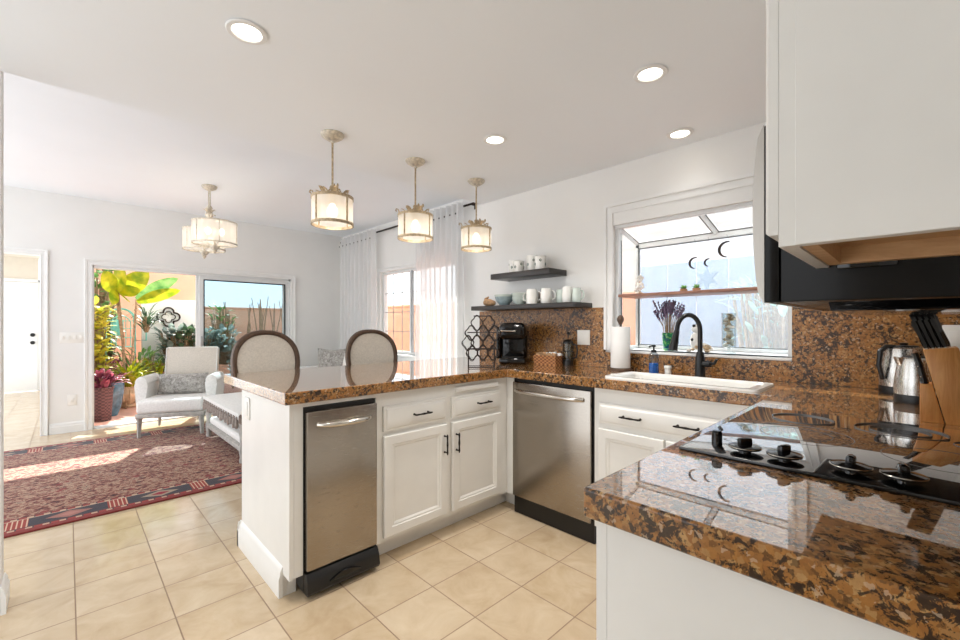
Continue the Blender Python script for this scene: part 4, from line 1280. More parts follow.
mb = MB(); mb.sphere((0, 0.0, 0.03), 0.03, (1.0, 1.9, 1.0)); mb.sphere((0.0, -0.04, 0.025), 0.025, (0.9, 1.5, 0.9))
mb.build('body', 'tan_wood', wd)
mb = MB(); mb.tube([(0, 0.045, 0.02), (0, 0.03, 0.06), (0, 0.0, 0.075)], [0.012, 0.014, 0.006], 10)
mb.build('head', 'tan_wood', wd)

# ------------------------------------------------------------------ garden window things
sh = MB().box(XW + 0.01, XW + 0.26, WY0 + 0.026, WY1 - 0.026, 1.384, 1.402, 0.002).build('window_shelf', 'red_wood')
tag(sh, 'thin reddish wooden shelf across the middle of the garden window', 'shelf')
VX = 2.78
vs = thing('vase', 'green and blue painted glass mug vase on the sill behind the faucet', 'vase', (VX, 1.115, WZ0))
MB().lathe([(0.030, 0), (0.032, 0.004), (0.038, 0.115), (0.035, 0.115), (0.029, 0.01), (0, 0.01)], seg=24, cap=False).build('cup', 'vase', vs)
mb = MB(); mb.tube([(0.0, -0.034, 0.095), (0.0, -0.06, 0.09), (0.0, -0.062, 0.05), (0.0, -0.032, 0.03)], 0.005, 8)
mb.build('handle', 'vase', vs)
lv = thing('dried_lavender', 'bunch of dried purple lavender standing in the painted vase', 'dried flowers', (VX, 1.115, WZ0 + 0.02))
mb1, mb2 = MB(), MB()
for k in range(46):
    a, sp = random.uniform(0, 2 * PI), random.uniform(0.0, 1) ** 0.6
    tx, ty, tz = 0.095 * sp * math.cos(a) * 0.8, 0.10 * sp * math.sin(a), 0.30 - 0.08 * sp * random.random()
    mb1.tube([(0.012 * math.cos(a), 0.012 * math.sin(a), 0.0), (tx * 0.4, ty * 0.4, tz * 0.6), (tx, ty, tz)], 0.0012, 4)
    for q in range(5):
        t = 0.66 + 0.085 * q
        mb2.sphere((tx * t + random.uniform(-.003, .003), ty * t + random.uniform(-.003, .003), tz * (0.35 + 0.65 * t)), 0.0055, (1, 1, 1.5), 5, 4)
mb1.build('stems', 'stem', lv); mb2.build('blossoms', 'lavender', lv)
def rocks(name, label, cat, c, n, spread, r, mat='stone', box=None):
    for k in range(n):
        mb = MB()
        s_ = r * random.uniform(0.7, 1.25)
        mb.sphere((0, 0, 0), s_, (random.uniform(.8, 1.2), random.uniform(.8, 1.2), random.uniform(.5, .9)), 9, 6)
        o = mb.build(name, mat if k % 3 else 'white_stone')
        if box:
            o.location = (c[0] + random.uniform(-1, 1) * spread[0], c[1] + random.uniform(-1, 1) * spread[1], c[2] + r + k * box)
        else:
            lay = k / n
            o.location = (c[0] + random.uniform(-1, 1) * spread[0] * (1 - lay), c[1] + random.uniform(-1, 1) * spread[1] * (1 - lay * 0.8), c[2] + s_ * 0.6 + 0.04 * lay)
        o.rotation_euler = (0, 0, random.uniform(0, 3))
        tag(o, ('pale ' if k % 3 == 0 else 'brown speckled ') + label, cat, ('pale ' if k % 3 == 0 else 'brown ') + label)
rocks('pebble', 'pebble in the heap on the window sill', 'pebble', (VX - 0.02, 0.91, WZ0), 16, (0.05, 0.075), 0.017)
gv = thing('glass_cylinder', 'tall clear footed glass cylinder filled with pebbles on the sill', 'vase', (VX - 0.02, 0.76, WZ0))
MB().lathe([(0.036, 0), (0.036, 0.006), (0.008, 0.012), (0.008, 0.03), (0.036, 0.036), (0.038, 0.235), (0.036, 0.235), (0.034, 0.04), (0, 0.04)], seg=24, cap=False).build('vessel', 'glass_item', gv)
rocks('pebble', 'pebble inside the tall glass cylinder', 'pebble', (VX - 0.02, 0.76, WZ0 + 0.03), 26, (0.017, 0.017), 0.0155, box=0.0072)
dg = thing('dog_figurine', 'small white and black ceramic dog figurine behind the faucet on the sill', 'figurine', (VX, 0.95, WZ0 + 0.005))
mb = MB(); mb.sphere((0, 0, 0.06), 0.03, (1, 1, 1.9)); mb.sphere((0, -0.006, 0.135), 0.026, (1, 1.1, 1))
mb.build('body', 'ceramic', dg)
mb = MB()
for sx in (-1, 1): mb.sphere((sx * 0.018, 0.002, 0.155), 0.010, (1, 1, 1), 8, 6)
mb.sphere((-0.018, -0.012, 0.135), 0.006); mb.sphere((-0.024, 0.01, 0.07), 0.010)
mb.build('black_patches', 'dark', dg)
# crescent sun catchers hanging from the window's upper rail
def crescent(px, y, z, R, label):
    g = thing('suncatcher', label, 'sun catcher', (px, y, z))
    mb = MB(); n = 14; out = []
    for k in range(n + 1):
        a = math.radians(70 + 200 * k / n)
        w = 0.006 + R * 0.24 * math.sin(PI * k / n)
        c = Vector((0, -R * math.cos(a), R * math.sin(a)))
        u = Vector((0, -math.cos(a), math.sin(a)))
        out.append([tuple(c + Vector((-0.003, 0, 0))), tuple(c + Vector((0.003, 0, 0))), tuple(c - u * w * 0.9 + Vector((0.003, 0, 0))), tuple(c - u * w * 0.9 + Vector((-0.003, 0, 0)))])
    mb.rings(out); pt(mb, Matrix.Rotation(math.radians(0), 4, 'X'))
    mb.build('crescent', 'iron', g, smooth=False)
    mb = MB(); mb.tube([(0, -R * math.cos(math.radians(75)), R * 0.97), (0, 0, ZO - 0.02 - z)], 0.0007, 4)
    mb.build('thread', 'iron', g)
crescent(2.90, 0.995, 1.60, 0.038, 'leftmost of the three dark crescent sun catchers in the window')
crescent(2.90, 0.915, 1.595, 0.026, 'smallest, middle one of the three dark crescent sun catchers')
crescent(2.90, 0.81, 1.665, 0.050, 'highest and largest crescent sun catcher, on the right')
# shelf plants and orchid
def leaf(mb, base, az, el, L, W, droop=0.6, segs=7, fold=0.15, tip=0.0, roll=0.0):
    p = Vector(base); d_el = el
    hor = Vector((math.cos(az), math.sin(az), 0)); side0 = Vector((-math.sin(az), math.cos(az), 0))
    rows = []
    for k in range(segs + 1):
        t = k / segs
        e_ = el - droop * t * t
        d = hor * math.cos(e_) + Vector((0, 0, math.sin(e_)))
        nrm = side0.cross(d).normalized()
        side = (side0 * math.cos(roll) + nrm * math.sin(roll))
        w = W * 0.5 * (math.sin(PI * min(1, (t * 0.93 + 0.05))) ** 0.7)
        if k == segs: w = W * 0.02
        rows.append([tuple(p - side * w + nrm.__neg__() * fold * w * -1), tuple(p), tuple(p + side * w + nrm * fold * w)])
        p = p + d * (L / segs)
    mb.rings(rows, False, False, closed=False)
def plant(name, label, cat, loc, n, L, W, el=(20, 80), droop=0.9, mat='leaf_green', spread=0.03, seg=6, layers=1, dz=0.0, group=None, stem=None, el_dir=None):
    g = thing(name, label, cat, loc, 0, group)
    mb = MB()
    ms = MB()
    for k in range(n):
        a = k * 2.39996 + random.uniform(-.3, .3)
        r = spread * math.sqrt((k + 0.5) / n)
        z = dz * random.random()
        b = (r * math.cos(a), r * math.sin(a), z)
        leaf(mb, b, a, math.radians(random.uniform(*el)), L * random.uniform(.7, 1.1), W * random.uniform(.8, 1.1), droop * random.uniform(.6, 1.3), seg)
        if dz: ms.tube([(b[0] * 0.3, b[1] * 0.3, -0.02), (b[0] * 0.7, b[1] * 0.7, z * 0.5), b], 0.004 if stem is None else stem, 4)
    mb.build('foliage', mat, g, ang=60)
    if dz: ms.build('stems', 'stem', g)
    else: ms.bm.free()
    return g
og = thing('orchid_figurine', 'small white orchid ornament at the left end of the window shelf', 'ornament', (2.74, 1.29, 1.402))
mb = MB()
for k in range(4):
    z = 0.03 + 0.026 * k
    for j in range(5):
        a = j * 2 * PI / 5 + k
        mb.sphere((0.006 * k * (-1) ** k + 0.003, 0.016 * math.cos(a) + 0.012 * (-1) ** k, z + 0.014 * math.sin(a)), 0.011, (0.35, 1, 1), 8, 6)
mb.build('blossoms', 'ceramic', og)
mb = MB(); mb.sphere((0, 0, 0.008), 0.02, (1, 1.6, 0.45)); mb.tube([(0, 0, 0), (0.004, 0.004, 0.06), (0, -0.01, 0.12)], 0.0025, 6)
mb.build('base', 'tan_wood', og)
for k, (y, r) in enumerate(((1.005, 0.022), (0.93, 0.024))):
    g = thing('succulent_pot', ('left' if k == 0 else 'right') + ' small succulent in a tan pot at the middle of the window shelf', 'potted plant', (2.74, y, 1.402))
    MB().lathe([(r * .8, 0), (r, 0.022), (r * .9, 0.022), (r * .8, 0.018)], seg=16).build('pot', 'tan_wood', g)
    mb = MB()
    for j in range(12): leaf(mb, (0, 0, 0.018), j * 2.4, math.radians(30 + 4 * j), 0.035, 0.014, 0.3, 4)
    mb.build('foliage', 'leaf_green', g)
st = thing('crystal_star', 'clear glass star ornament on the window shelf beside the succulents', 'ornament', (2.75, 0.875, 1.402))
mb = MB(); pts = []
for k in range(12):
    r = 0.075 if k % 2 == 0 else 0.028
    a = PI / 2 + k * PI / 6
    pts.append((r * math.cos(a), 0.076 + r * math.sin(a)))
mb.prism(pts, -0.006, 0.006, 'X', 0.001)
mb.build('star', 'glass_item', st, smooth=False)

# ------------------------------------------------------------------ ceiling lights
def can(x, y, label, k=1.0):
    g = thing('recessed_light', label, 'ceiling light', (x, y, KC), 0, None)
    MB().lathe([(0.050, -0.001), (0.064, -0.001), (0.068, -0.004), (0.064, -0.008), (0.050, -0.009), (0.046, -0.004)], seg=36, cap=False).build('trim_ring', 'trim', g)
    MB().lathe([(0.0005, -0.0045), (0.047, -0.0045), (0.047, -0.0035), (0.0005, -0.0035)], seg=32).build('lens', 'can_lens', g)
    ld = bpy.data.lights.new('downlight', 'SPOT')
    ld.energy = CAN_W * 4 * k
    ld.spot_size = math.radians(125); ld.spot_blend = 0.8
    ld.shadow_soft_size = 0.05
    ld.color = (1.0, 0.965, 0.92)
    lo = bpy.data.objects.new('downlight', ld); C.objects.link(lo)
    lo.location = (0, 0, -0.02); lo.parent = g
can(0.461, 1.674, 'round recessed downlight nearest the left, over the peninsula end')
can(1.748, 0.776, 'round recessed downlight in front of the sink, between cooktop and window')
can(2.412, 0.904, 'round recessed downlight right over the sink, closest to the window wall', 0.04)
can(1.738, 1.665, 'round recessed downlight in the middle of the kitchen ceiling')

def bulb_light(parent, z, e):
    ld = bpy.data.lights.new('bulb_light', 'POINT')
    ld.energy = e; ld.shadow_soft_size = 0.03; ld.color = (1.0, 0.90, 0.78)
    lo = bpy.data.objects.new('bulb_light', ld); C.objects.link(lo)
    lo.location = (0, 0, z); lo.parent = parent

def circle(r, z, n=40): return [(r * math.cos(2 * PI * j / n), r * math.sin(2 * PI * j / n), z) for j in range(n)]
def lamp_drum(g, r, zb, zt, nbar, matm, finial=False, thick=0.0075, phase=0.3):
    """drum shade with metal hoops and bars; z relative to g"""
    MB().lathe([(r, zb), (r, zt)], seg=48, cap=False).build('shade', 'shade', g)
    mb = MB()
    for z in (zb, zt):
        mb.lathe([(r - 0.003, z - thick), (r + 0.004, z - thick), (r + 0.004, z + thick), (r - 0.003, z + thick), (r - 0.003, z - thick)], seg=48, cap=False)
    for k in range(nbar):
        a = phase + 2 * PI * k / nbar
        mb.tube([(r * 1.01 * math.cos(a), r * 1.01 * math.sin(a), zb), (r * 1.01 * math.cos(a), r * 1.01 * math.sin(a), zt)], 0.0055, 6)
        mb.tube([(r * math.cos(a), r * math.sin(a), zt), (0, 0, zt)], 0.0025, 6)
    mb.build('hoop_frame', matm, g)
    zc = (zb + zt) / 2 + 0.02
    b = MB().lathe([(0.004, zc + 0.035), (0.012, zc + 0.03), (0.013, zc + 0.015), (0.026, zc - 0.01), (0.027, zc - 0.028), (0.016, zc - 0.045), (0.001, zc - 0.05)], seg=18).build('bulb', 'bulb', g)
    MB().lathe([(0.016, zc + 0.02), (0.017, zc + 0.05), (0.006, zt)], seg=16).build('socket', matm, g)
    return zc

def pendant(x, y, label):
    g = thing('pendant_light', label, 'pendant light', (x, y, KC), 0, None)
    MB().lathe([(0.062, 0.0), (0.064, -0.006), (0.055, -0.018), (0.03, -0.034), (0.012, -0.04), (0.008, -0.05)], seg=28).build('canopy', 'silverleaf', g)
    MB().cyl((0, 0, 0), 0.0055, -0.34, -0.04, 10).build('rod', 'gold', g)
    zt, zb = 1.900 - KC, 1.757 - KC
    lamp_drum(g, 0.109, zb, zt, 4, 'gold')
    mb = MB()
    mb.lathe([(0.011, -0.285), (0.016, -0.295), (0.010, -0.31), (0.018, -0.33), (0.010, -0.352)], seg=14)
    for k in range(6):
        a = 0.3 + k * PI / 3
        ca, sa = math.cos(a), math.sin(a)
        if k % 2 == 0:
            pr = [(0.010, -0.345), (0.020, -0.322), (0.036, -0.300), (0.050, -0.290), (0.058, -0.300), (0.050, -0.310), (0.042, -0.302)]
            p2 = [(0.112, -0.350), (0.104, -0.330), (0.110, -0.314), (0.122, -0.310), (0.126, -0.320), (0.118, -0.326)]
        else:
            pr = [(0.010, -0.300), (0.026, -0.318), (0.050, -0.340), (0.080, -0.346), (0.104, -0.352)]
            p2 = [(0.060, -0.345), (0.062, -0.325), (0.074, -0.312), (0.086, -0.318), (0.080, -0.328)]
        for q in (pr, p2):
            mb.tube([(r * ca, r * sa, z) for r, z in q], 0.0042, 6)
        leaf(mb, (0.050 * ca, 0.050 * sa, -0.345), a, math.radians(62), 0.062, 0.034, 1.7, 6)
    mb.build('scroll_crown', 'gold', g)
    bulb_light(g, (zb + zt) / 2 - 0.055, PEND_W)
    return g
pendant(1.05, 2.25, 'nearest, leftmost pendant lantern over the peninsula')
pendant(1.60, 2.24, 'middle pendant lantern of the three over the peninsula')
pendant(2.14, 2.24, 'farthest pendant lantern over the peninsula, nearest the window wall')

ch = thing('chandelier', 'two drum cream chandelier hanging over the living area', 'chandelier', (1.06, 5.14, DC))
MB().lathe([(0.07, 0), (0.072, -0.01), (0.06, -0.03), (0.03, -0.045), (0.01, -0.05)], seg=24).build('canopy', 'silverleaf', ch)
mb = MB()
for sgn in (-1, 1):
    mb.tube([(0, sgn * 0.03, -0.04), (0, sgn * 0.035, -0.12), (0, sgn * 0.02, -0.2), (0, sgn * 0.025, -0.26)], 0.006, 8)
for k in range(5):
    c0 = (0, 0, -0.06 - k * 0.04)
    mb.tube([(0.010 * math.cos(a) * (1 if k % 2 else 0.2), 0.010 * math.cos(a) * (0.2 if k % 2 else 1), c0[2] + 0.022 * math.sin(a)) for a in [2 * PI * j / 12 for j in range(12)]], 0.003, 6, True)
mb.lathe([(0.012, -0.2), (0.03, -0.23), (0.018, -0.26), (0.04, -0.30), (0.024, -0.34), (0.012, -0.36)], seg=16)
mb.tube([(0, -0.24, -0.355), (0, -0.12, -0.315), (0, 0, -0.33), (0, 0.12, -0.315), (0, 0.24, -0.355)], 0.007, 8)
for k in range(8):
    leaf(mb, (0, 0, -0.30), k * PI / 4, math.radians(60), 0.09, 0.035, 1.5, 6)
mb.build('stem_scrolls', 'silverleaf', ch)
for sgn in (-1, 1):
    me_g = thing('drum', None, None, (0, sgn * 0.23, -0.38))
    me_g.parent = ch
    # hoops, shade and finial of each drum
    r, zb, zt = 0.196, -0.255, -0.045
    MB().lathe([(r, zb), (r, zt)], seg=48, cap=False).build('shade', 'shade', me_g)
    mb = MB()
    for z in (zb, zt):
        mb.lathe([(r - 0.003, z - 0.006), (r + 0.004, z - 0.006), (r + 0.004, z + 0.006), (r - 0.003, z + 0.006), (r - 0.003, z - 0.006)], seg=48, cap=False)
    for k in range(6):
        a = 0.5 + PI * k / 3
        mb.tube([(r * 1.01 * math.cos(a), r * 1.01 * math.sin(a), zb), (r * 1.01 * math.cos(a), r * 1.01 * math.sin(a), zt), (0, 0, zt + 0.02)], 0.0038, 6)
        mb.tube([(r * math.cos(a), r * math.sin(a), zb), (0, 0, zb - 0.02)], 0.003, 6)
    mb.lathe([(0.008, zt + 0.03), (0.008, zb - 0.02), (0.045, zb - 0.02), (0.04, zb - 0.04), (0.016, zb - 0.065), (0.02, zb - 0.075), (0.003, zb - 0.10)], seg=18)
    mb.build('hoop_frame', 'silverleaf', me_g)
    mb = MB()
    for q in (-1, 1):
        mb.sphere((q * 0.06, 0, -0.13), 0.026, (1, 1, 1.3))
    mb.build('bulb', 'bulb', me_g)
    bulb_light(me_g, -0.13, PEND_W * 2.5)

# ------------------------------------------------------------------ curtains
def curtain(y0, y1, ztop, zbot, x, folds, label, seed):
    rnd = random.Random(seed)
    g = thing('curtain', label, 'curtain', (x, (y0 + y1) / 2, zbot))
    n = folds * 10
    rows = []
    ph = [rnd.uniform(0, 6) for _ in range(4)]
    for j in range(13):
        t = j / 12
        z = ztop + (zbot - ztop) * t
        row = []
        for i in range(n + 1):
            s_ = i / n
            yy = y0 + (y1 - y0) * s_
            amp = 0.028 + 0.012 * t
            xx = x + amp * math.sin(2 * PI * folds * s_ + 0.5 * math.sin(3 * s_ + ph[0]) * t) + 0.01 * math.sin(9 * s_ + ph[1] + 2 * t)
            row.append((xx, yy, z))
        rows.append(row)
    mb = MB(); mb.rings(rows, False, False, closed=False)
    mb.build('fabric', 'sheer', g, world=True, ang=80)
    mb = MB()
    for i in range(folds):
        s_ = (i + 0.75) / folds
        mb.sphere((x - 0.045, y0 + (y1 - y0) * s_, ztop - 0.13), 0.011, (0.5, 1, 1), 8, 6)
    mb.build('grommet', 'iron', g, world=True)
    return g
CX = 3.14
curtain(5.35, 6.42, 2.57, 0.03, CX, 9, 'left sheer white curtain in the room corner beside the far wall', 1)
curtain(3.50, 4.38, 2.57, 0.03, CX, 9, 'right sheer white curtain gathered near the dark rod end', 2)
rod = thing('curtain_rod', 'dark curtain rod above the divided window', 'curtain rod', (CX + 0.05, 4.9, 2.535))
MB().cyl((CX + 0.05, 0, 2.535), 0.012, 3.36, 6.5, 12, 'Y').build('rod', 'iron', rod, world=True)
for y in (3.42, 6.46):
    MB().box(CX + 0.045, XD, y - 0.012, y + 0.012, 2.525, 2.545, 0.002).box(XD - 0.008, XD, y - 0.02, y + 0.02, 2.49, 2.58, 0.002).build('bracket', 'iron', rod, world=True)
for y in (3.35, 6.51):
    MB().sphere((CX + 0.05, y, 2.535), 0.02).build('finial', 'iron', rod, world=True)

# ------------------------------------------------------------------ living area furniture
RX0, RX1, RY0, RY1 = -1.6, 2.2, 3.57, 5.98
M['rug'] = rug_mat(RX0, RX1, RY0, RY1)
tag(MB().box(RX0, RX1, RY0, RY1, 0.0, 0.012, 0.004).build('rug', 'rug'), 'red and navy Persian rug on the pale tiles of the living area', 'rug')

def pillow_mesh(w, h, t, n=14, pinch=0.06):
    mb = MB()
    def f(s_): return max(0.0, (1 - abs(s_) ** 2.6)) ** 0.55
    for sg in (-1, 1):
        rows = []
        for i in range(n + 1):
            u = -1 + 2 * i / n
            row = []
            for j in range(n + 1):
                v = -1 + 2 * j / n
                ed = 1 - pinch * (1 - abs(u)) * 1.0 * abs(v) ** 4
                ed2 = 1 - pinch * (1 - abs(v)) * 1.0 * abs(u) ** 4
                row.append((u * w / 2 * ed2, sg * t / 2 * f(u) * f(v), v * h / 2 * ed))
            rows.append(row)
        mb.rings(rows, False, False, closed=False)
    bmesh.ops.remove_doubles(mb.bm, verts=mb.bm.verts[:], dist=0.0004)
    return mb

# stools with oval backs; local: seat towards -y, back at +y
def stool(x, y, rz, label):
    g = thing('counter_stool', label, 'stool', (x, y, 0), rz, None)
    MB().lathe([(0.20, 0.60), (0.225, 0.61), (0.225, 0.645), (0.21, 0.65)], (0, -0.20, 0), 36).build('seat_frame', 'stool_wood', g)
    MB().lathe([(0.205, 0.645), (0.215, 0.665), (0.20, 0.70), (0.14, 0.718), (0.001, 0.722)], (0, -0.20, 0), 36).build('seat_cushion', 'linen', g)
    for sx, sy in ((-1, -1), (1, -1), (-1, 1), (1, 1)):
        mb = MB(); mb.tube([(sx * 0.13, -0.20 + sy * 0.13, 0.61), (sx * 0.133, -0.20 + sy * 0.133, 0.5), (sx * 0.142, -0.20 + sy * 0.142, 0.02), (sx * 0.142, -0.20 + sy * 0.142, 0.0)], [0.024, 0.021, 0.013, 0.012], 10)
        mb.build('leg', 'stool_wood', g)
    mb = MB(); q = 0.138
    mb.tube([(-q, -0.2 - q, 0.2), (q, -0.2 - q, 0.2)], 0.011, 8); mb.tube([(-q, -0.2 + q, 0.2), (q, -0.2 + q, 0.2)], 0.011, 8)
    mb.tube([(-q, -0.2 - q, 0.23), (-q, -0.2 + q, 0.23)], 0.011, 8); mb.tube([(q, -0.2 - q, 0.23), (q, -0.2 + q, 0.23)], 0.011, 8)
    mb.build('stretcher', 'stool_wood', g)
    # slightly raked oval back
    def bp(a, rx, rz_, dy=0.0, sq=2.25):
        ca, sa = math.cos(a), math.sin(a)
        xx = rx * math.copysign(abs(ca) ** (2 / sq), ca); zz = rz_ * math.copysign(abs(sa) ** (2 / sq), sa)
        return (xx, 0.02 + 0.10 * zz + dy + 0.06 * (xx / 0.22) ** 2 * -0.5, 0.953 + zz)
    n = 56
    mb = MB()
    inner, outer = [], []
    rings = []
    for k in range(n):
        a = 2 * PI * k / n
        rings.append([bp(a, 0.214, 0.212, -0.018), bp(a, 0.206, 0.204, -0.026), bp(a, 0.192, 0.190, -0.026), bp(a, 0.184, 0.182, -0.018), bp(a, 0.184, 0.182, 0.018), bp(a, 0.214, 0.212, 0.018)])
    rings.append(rings[0])
    mb.rings(rings, False, False)
    mb.build('back_frame', 'stool_wood', g, ang=50)
    mb = MB()
    for sg in (-1, 1):
        rr_ = []
        for f_ in (1.0, 0.96, 0.85, 0.6, 0.3, 0.02):
            rr_.append([bp(2 * PI * k / n, 0.186 * f_, 0.184 * f_, sg * (0.012 + 0.020 * (1 - f_ ** 3))) for k in range(n)])
        mb.rings(rr_, False, True)
    mb.build('back_cushion', 'linen', g, ang=60)
    for sx in (-1, 1):
        mb = MB(); mb.tube([(sx * 0.10, -0.005, 0.62), (sx * 0.105, 0.0, 0.70), (sx * 0.115, 0.0, 0.80)], 0.015, 8)
        mb.build('back_post', 'stool_wood', g)
    return g
stool(0.945, 3.0, math.radians(4), 'oval-backed cream counter stool at the near end of the peninsula')
stool(1.725, 3.0, math.radians(-4), 'oval-backed cream counter stool by the window end of the peninsula')

# armchair
ac = thing('armchair', 'cream upholstered armchair with grey legs in front of the sliding door', 'armchair', (0.93, 5.88, 0.0), math.radians(-24))
AW, AD = 0.62, 0.62
MB().box(-AW / 2, AW / 2, -0.36, 0.28, 0.215, 0.262, 0.008).build('seat_frame', 'grey_wood', ac)
MB().box(-AW / 2 + 0.005, AW / 2 - 0.005, -0.365, 0.25, 0.262, 0.40, 0.035, 4).build('seat_cushion', 'white_fabric', ac)
for sx in (-1, 1):
    for y, r0 in ((-0.33, 0.026), (0.26, 0.024)):
        MB().tube([(sx * (AW / 2 - 0.03), y, 0.215), (sx * (AW / 2 - 0.03), y, 0.19), (sx * (AW / 2 - 0.025), y, 0.012), (sx * (AW / 2 - 0.025), y, 0.012)], [r0 * 1.3, r0, r0 * 0.62, r0 * 0.6], 4).build('leg', 'grey_wood', ac)
    mb = MB()
    cx = sx * (AW / 2 + 0.02)
    prof = [(cx - 0.045, 0.27), (cx - 0.045, 0.55)] + [(cx - 0.06 * math.cos(a) , 0.56 + 0.075 * math.sin(a)) for a in [PI * k / 10 for k in range(11)]] + [(cx + 0.045, 0.55), (cx + 0.045, 0.27)]
    mb.prism(prof, -0.14, 0.28, 'Y', 0.015)
    mb.build('arm', 'white_fabric', ac)
mb = MB()
rk_ = Matrix.Translation((0, 0.27, 0.26)) @ Matrix.Rotation(math.radians(-11), 4, 'X')
mb.box(-AW / 2 + 0.07, AW / 2 - 0.01, -0.05, 0.05, 0.0, 0.68, 0.02, 4, rk_)
bk_ = mb.build('backrest', 'linen', ac)
mb = MB(); mb.tube([rk_ @ Vector(p) for p in ((-AW / 2 + .076, -0.052, 0.1), (-AW / 2 + .076, -0.052, 0.665), (AW / 2 - .016, -0.052, 0.665), (AW / 2 - .016, -0.052, 0.1))], 0.007, 6)
mb.build('piping', 'white_fabric', bk_)
lp = pillow_mesh(0.50, 0.235, 0.12).build('cushion', 'damask')
lp.location = Vector((0.93, 5.88, 0.52)) + Matrix.Rotation(math.radians(-24), 3, 'Z') @ Vector((0, 0.10, 0)); lp.rotation_euler = (math.radians(-14), 0, math.radians(-24))
tag(lp, 'grey damask lumbar cushion on the cream armchair', 'cushion')

# low table with fringed cloth
tb = thing('coffee_table', 'weathered white low table beside the peninsula with a lower shelf', 'table', (1.42, 4.55, 0.012))
TX0, TX1, TY0, TY1, TZ = 1.05, 1.75, 4.02, 5.30, 0.44
MB().box(TX0, TX1, TY0, TY1, TZ - 0.035, TZ - 0.004, 0.006).build('table_top', 'grey_wood', tb, world=True)
MB().box(TX0 + 0.02, TX1 - 0.02, TY0 + 0.02, TY1 - 0.02, TZ - 0.09, TZ - 0.034, 0.004).build('apron', 'trim', tb, world=True)
for x in (TX0 + 0.03, TX1 - 0.03):
    for y in (TY0 + 0.03, TY1 - 0.03):
        MB().lathe([(0.022, 0.012), (0.026, 0.03), (0.020, 0.06), (0.028, 0.11), (0.028, 0.15), (0.018, 0.18), (0.026, 0.26), (0.020, 0.30), (0.030, 0.34), (0.030, 0.42)], (x, y, 0), 14).build('leg', 'grey_wood', tb, world=True)
MB().box(TX0 + 0.01, TX1 - 0.01, TY0 + 0.01, TY1 - 0.01, 0.11, 0.15, 0.006).build('lower_shelf', 'grey_wood', tb, world=True)
fc_ = MB().box(TX0 + 0.03, TX1 - 0.03, TY0 + 0.08, TY1 - 0.06, 0.151, 0.225, 0.03, 4).build('seat_pad', 'white_fabric')
tag(fc_, 'folded white throw on the lower shelf of the low table', 'throw')
rn = thing('table_runner', 'pale grey cloth with tassel fringe draped over the low table', 'table runner', (1.40, 4.55, TZ))
mb = MB()
mb.box(TX0 - 0.008, TX1 + 0.008, TY0 - 0.008, TY1 + 0.008, TZ - 0.003, TZ + 0.004, 0.002)
mb.box(TX0 - 0.012, TX0 - 0.006, TY0 - 0.01, TY1 + 0.01, TZ - 0.03, TZ + 0.003, 0.002); mb.box(TX0 - 0.01, TX1 + 0.01, TY0 - 0.013, TY0 - 0.007, TZ - 0.03, TZ + 0.003, 0.002)
mb.build('cloth', 'white_fabric', rn, world=True)
M['tassel'] = plain('taupe_tassel', (160, 148, 140), 0.8, var=0.12, vscale=60)
n = 15
for k in range(n):
    y = TY0 + (TY1 - TY0) * (k + 0.5) / n
    L = 0.10 + 0.012 * math.sin(k * 2.3)
    MB().lathe([(0.004, TZ - 0.025), (0.010, TZ - 0.038), (0.006, TZ - 0.048), (0.014, TZ - 0.062), (0.016, TZ - L - 0.015), (0.010, TZ - L - 0.03)], (TX0 - 0.012, y, 0), 8).build('tassel', 'tassel', rn, world=True)
for k in range(10):
    x = TX0 + (TX1 - TX0) * (k + 0.5) / 10
    MB().lathe([(0.004, TZ - 0.025), (0.010, TZ - 0.038), (0.006, TZ - 0.048), (0.014, TZ - 0.062), (0.016, TZ - 0.11), (0.010, TZ - 0.13)], (x, TY0 - 0.014, 0), 8).build('tassel', 'tassel', rn, world=True)
bx = MB().lathe([(0.035, 0), (0.04, 0.01), (0.038, 0.03), (0.01, 0.036), (0.012, 0.046), (0.004, 0.052)], (0, 0, 0), 18).build('trinket_dish', 'iron')
bx.location = (1.17, 4.17, TZ + 0.004); tag(bx, 'small dark lidded dish on the near corner of the low table', 'dish')

# sofa by the divided window
sf = thing('sofa', 'low white sofa under the divided window, mostly behind the peninsula', 'sofa', (2.72, 5.1, 0))
SY0, SY1 = 4.0, 6.25
MB().box(2.36, 3.04, SY0, SY1, 0.08, 0.30, 0.02, 3).build('base', 'white_fabric', sf, world=True)
for a, b in ((SY0 + 0.14, 5.12), (5.125, SY1 - 0.14)):
    MB().box(2.34, 2.88, a, b, 0.30, 0.44, 0.04, 4).build('seat_cushion', 'white_fabric', sf, world=True)
MB().box(2.84, 3.05, SY0, SY1, 0.28, 0.70, 0.05, 4).build('backrest', 'white_fabric', sf, world=True)
for a, b in ((SY0, SY0 + 0.14), (SY1 - 0.14, SY1)):
    MB().box(2.36, 3.02, a, b, 0.28, 0.60, 0.05, 4).build('arm', 'white_fabric', sf, world=True)
for x in (2.42, 2.98):
    for y in (SY0 + 0.08, SY1 - 0.08):
        MB().tube([(x, y, 0.085), (x, y, 0.0)], [0.03, 0.02], 8).build('leg', 'stool_wood', sf, world=True)
for (x, y, z, rz, lb) in ((2.72, 5.80, 0.655, -40, 'grey damask square cushion at the far end of the white sofa'), (2.80, 5.35, 0.60, -75, 'white square cushion next to the grey cushion on the sofa')):
    o = pillow_mesh(0.46, 0.43, 0.15, pinch=0.12).build('cushion', 'damask' if x < 2.75 else 'white_fabric')
    o.location = (x, y, z); o.rotation_euler = (math.radians(-12), 0, math.radians(rz)); tag(o, lb, 'cushion')

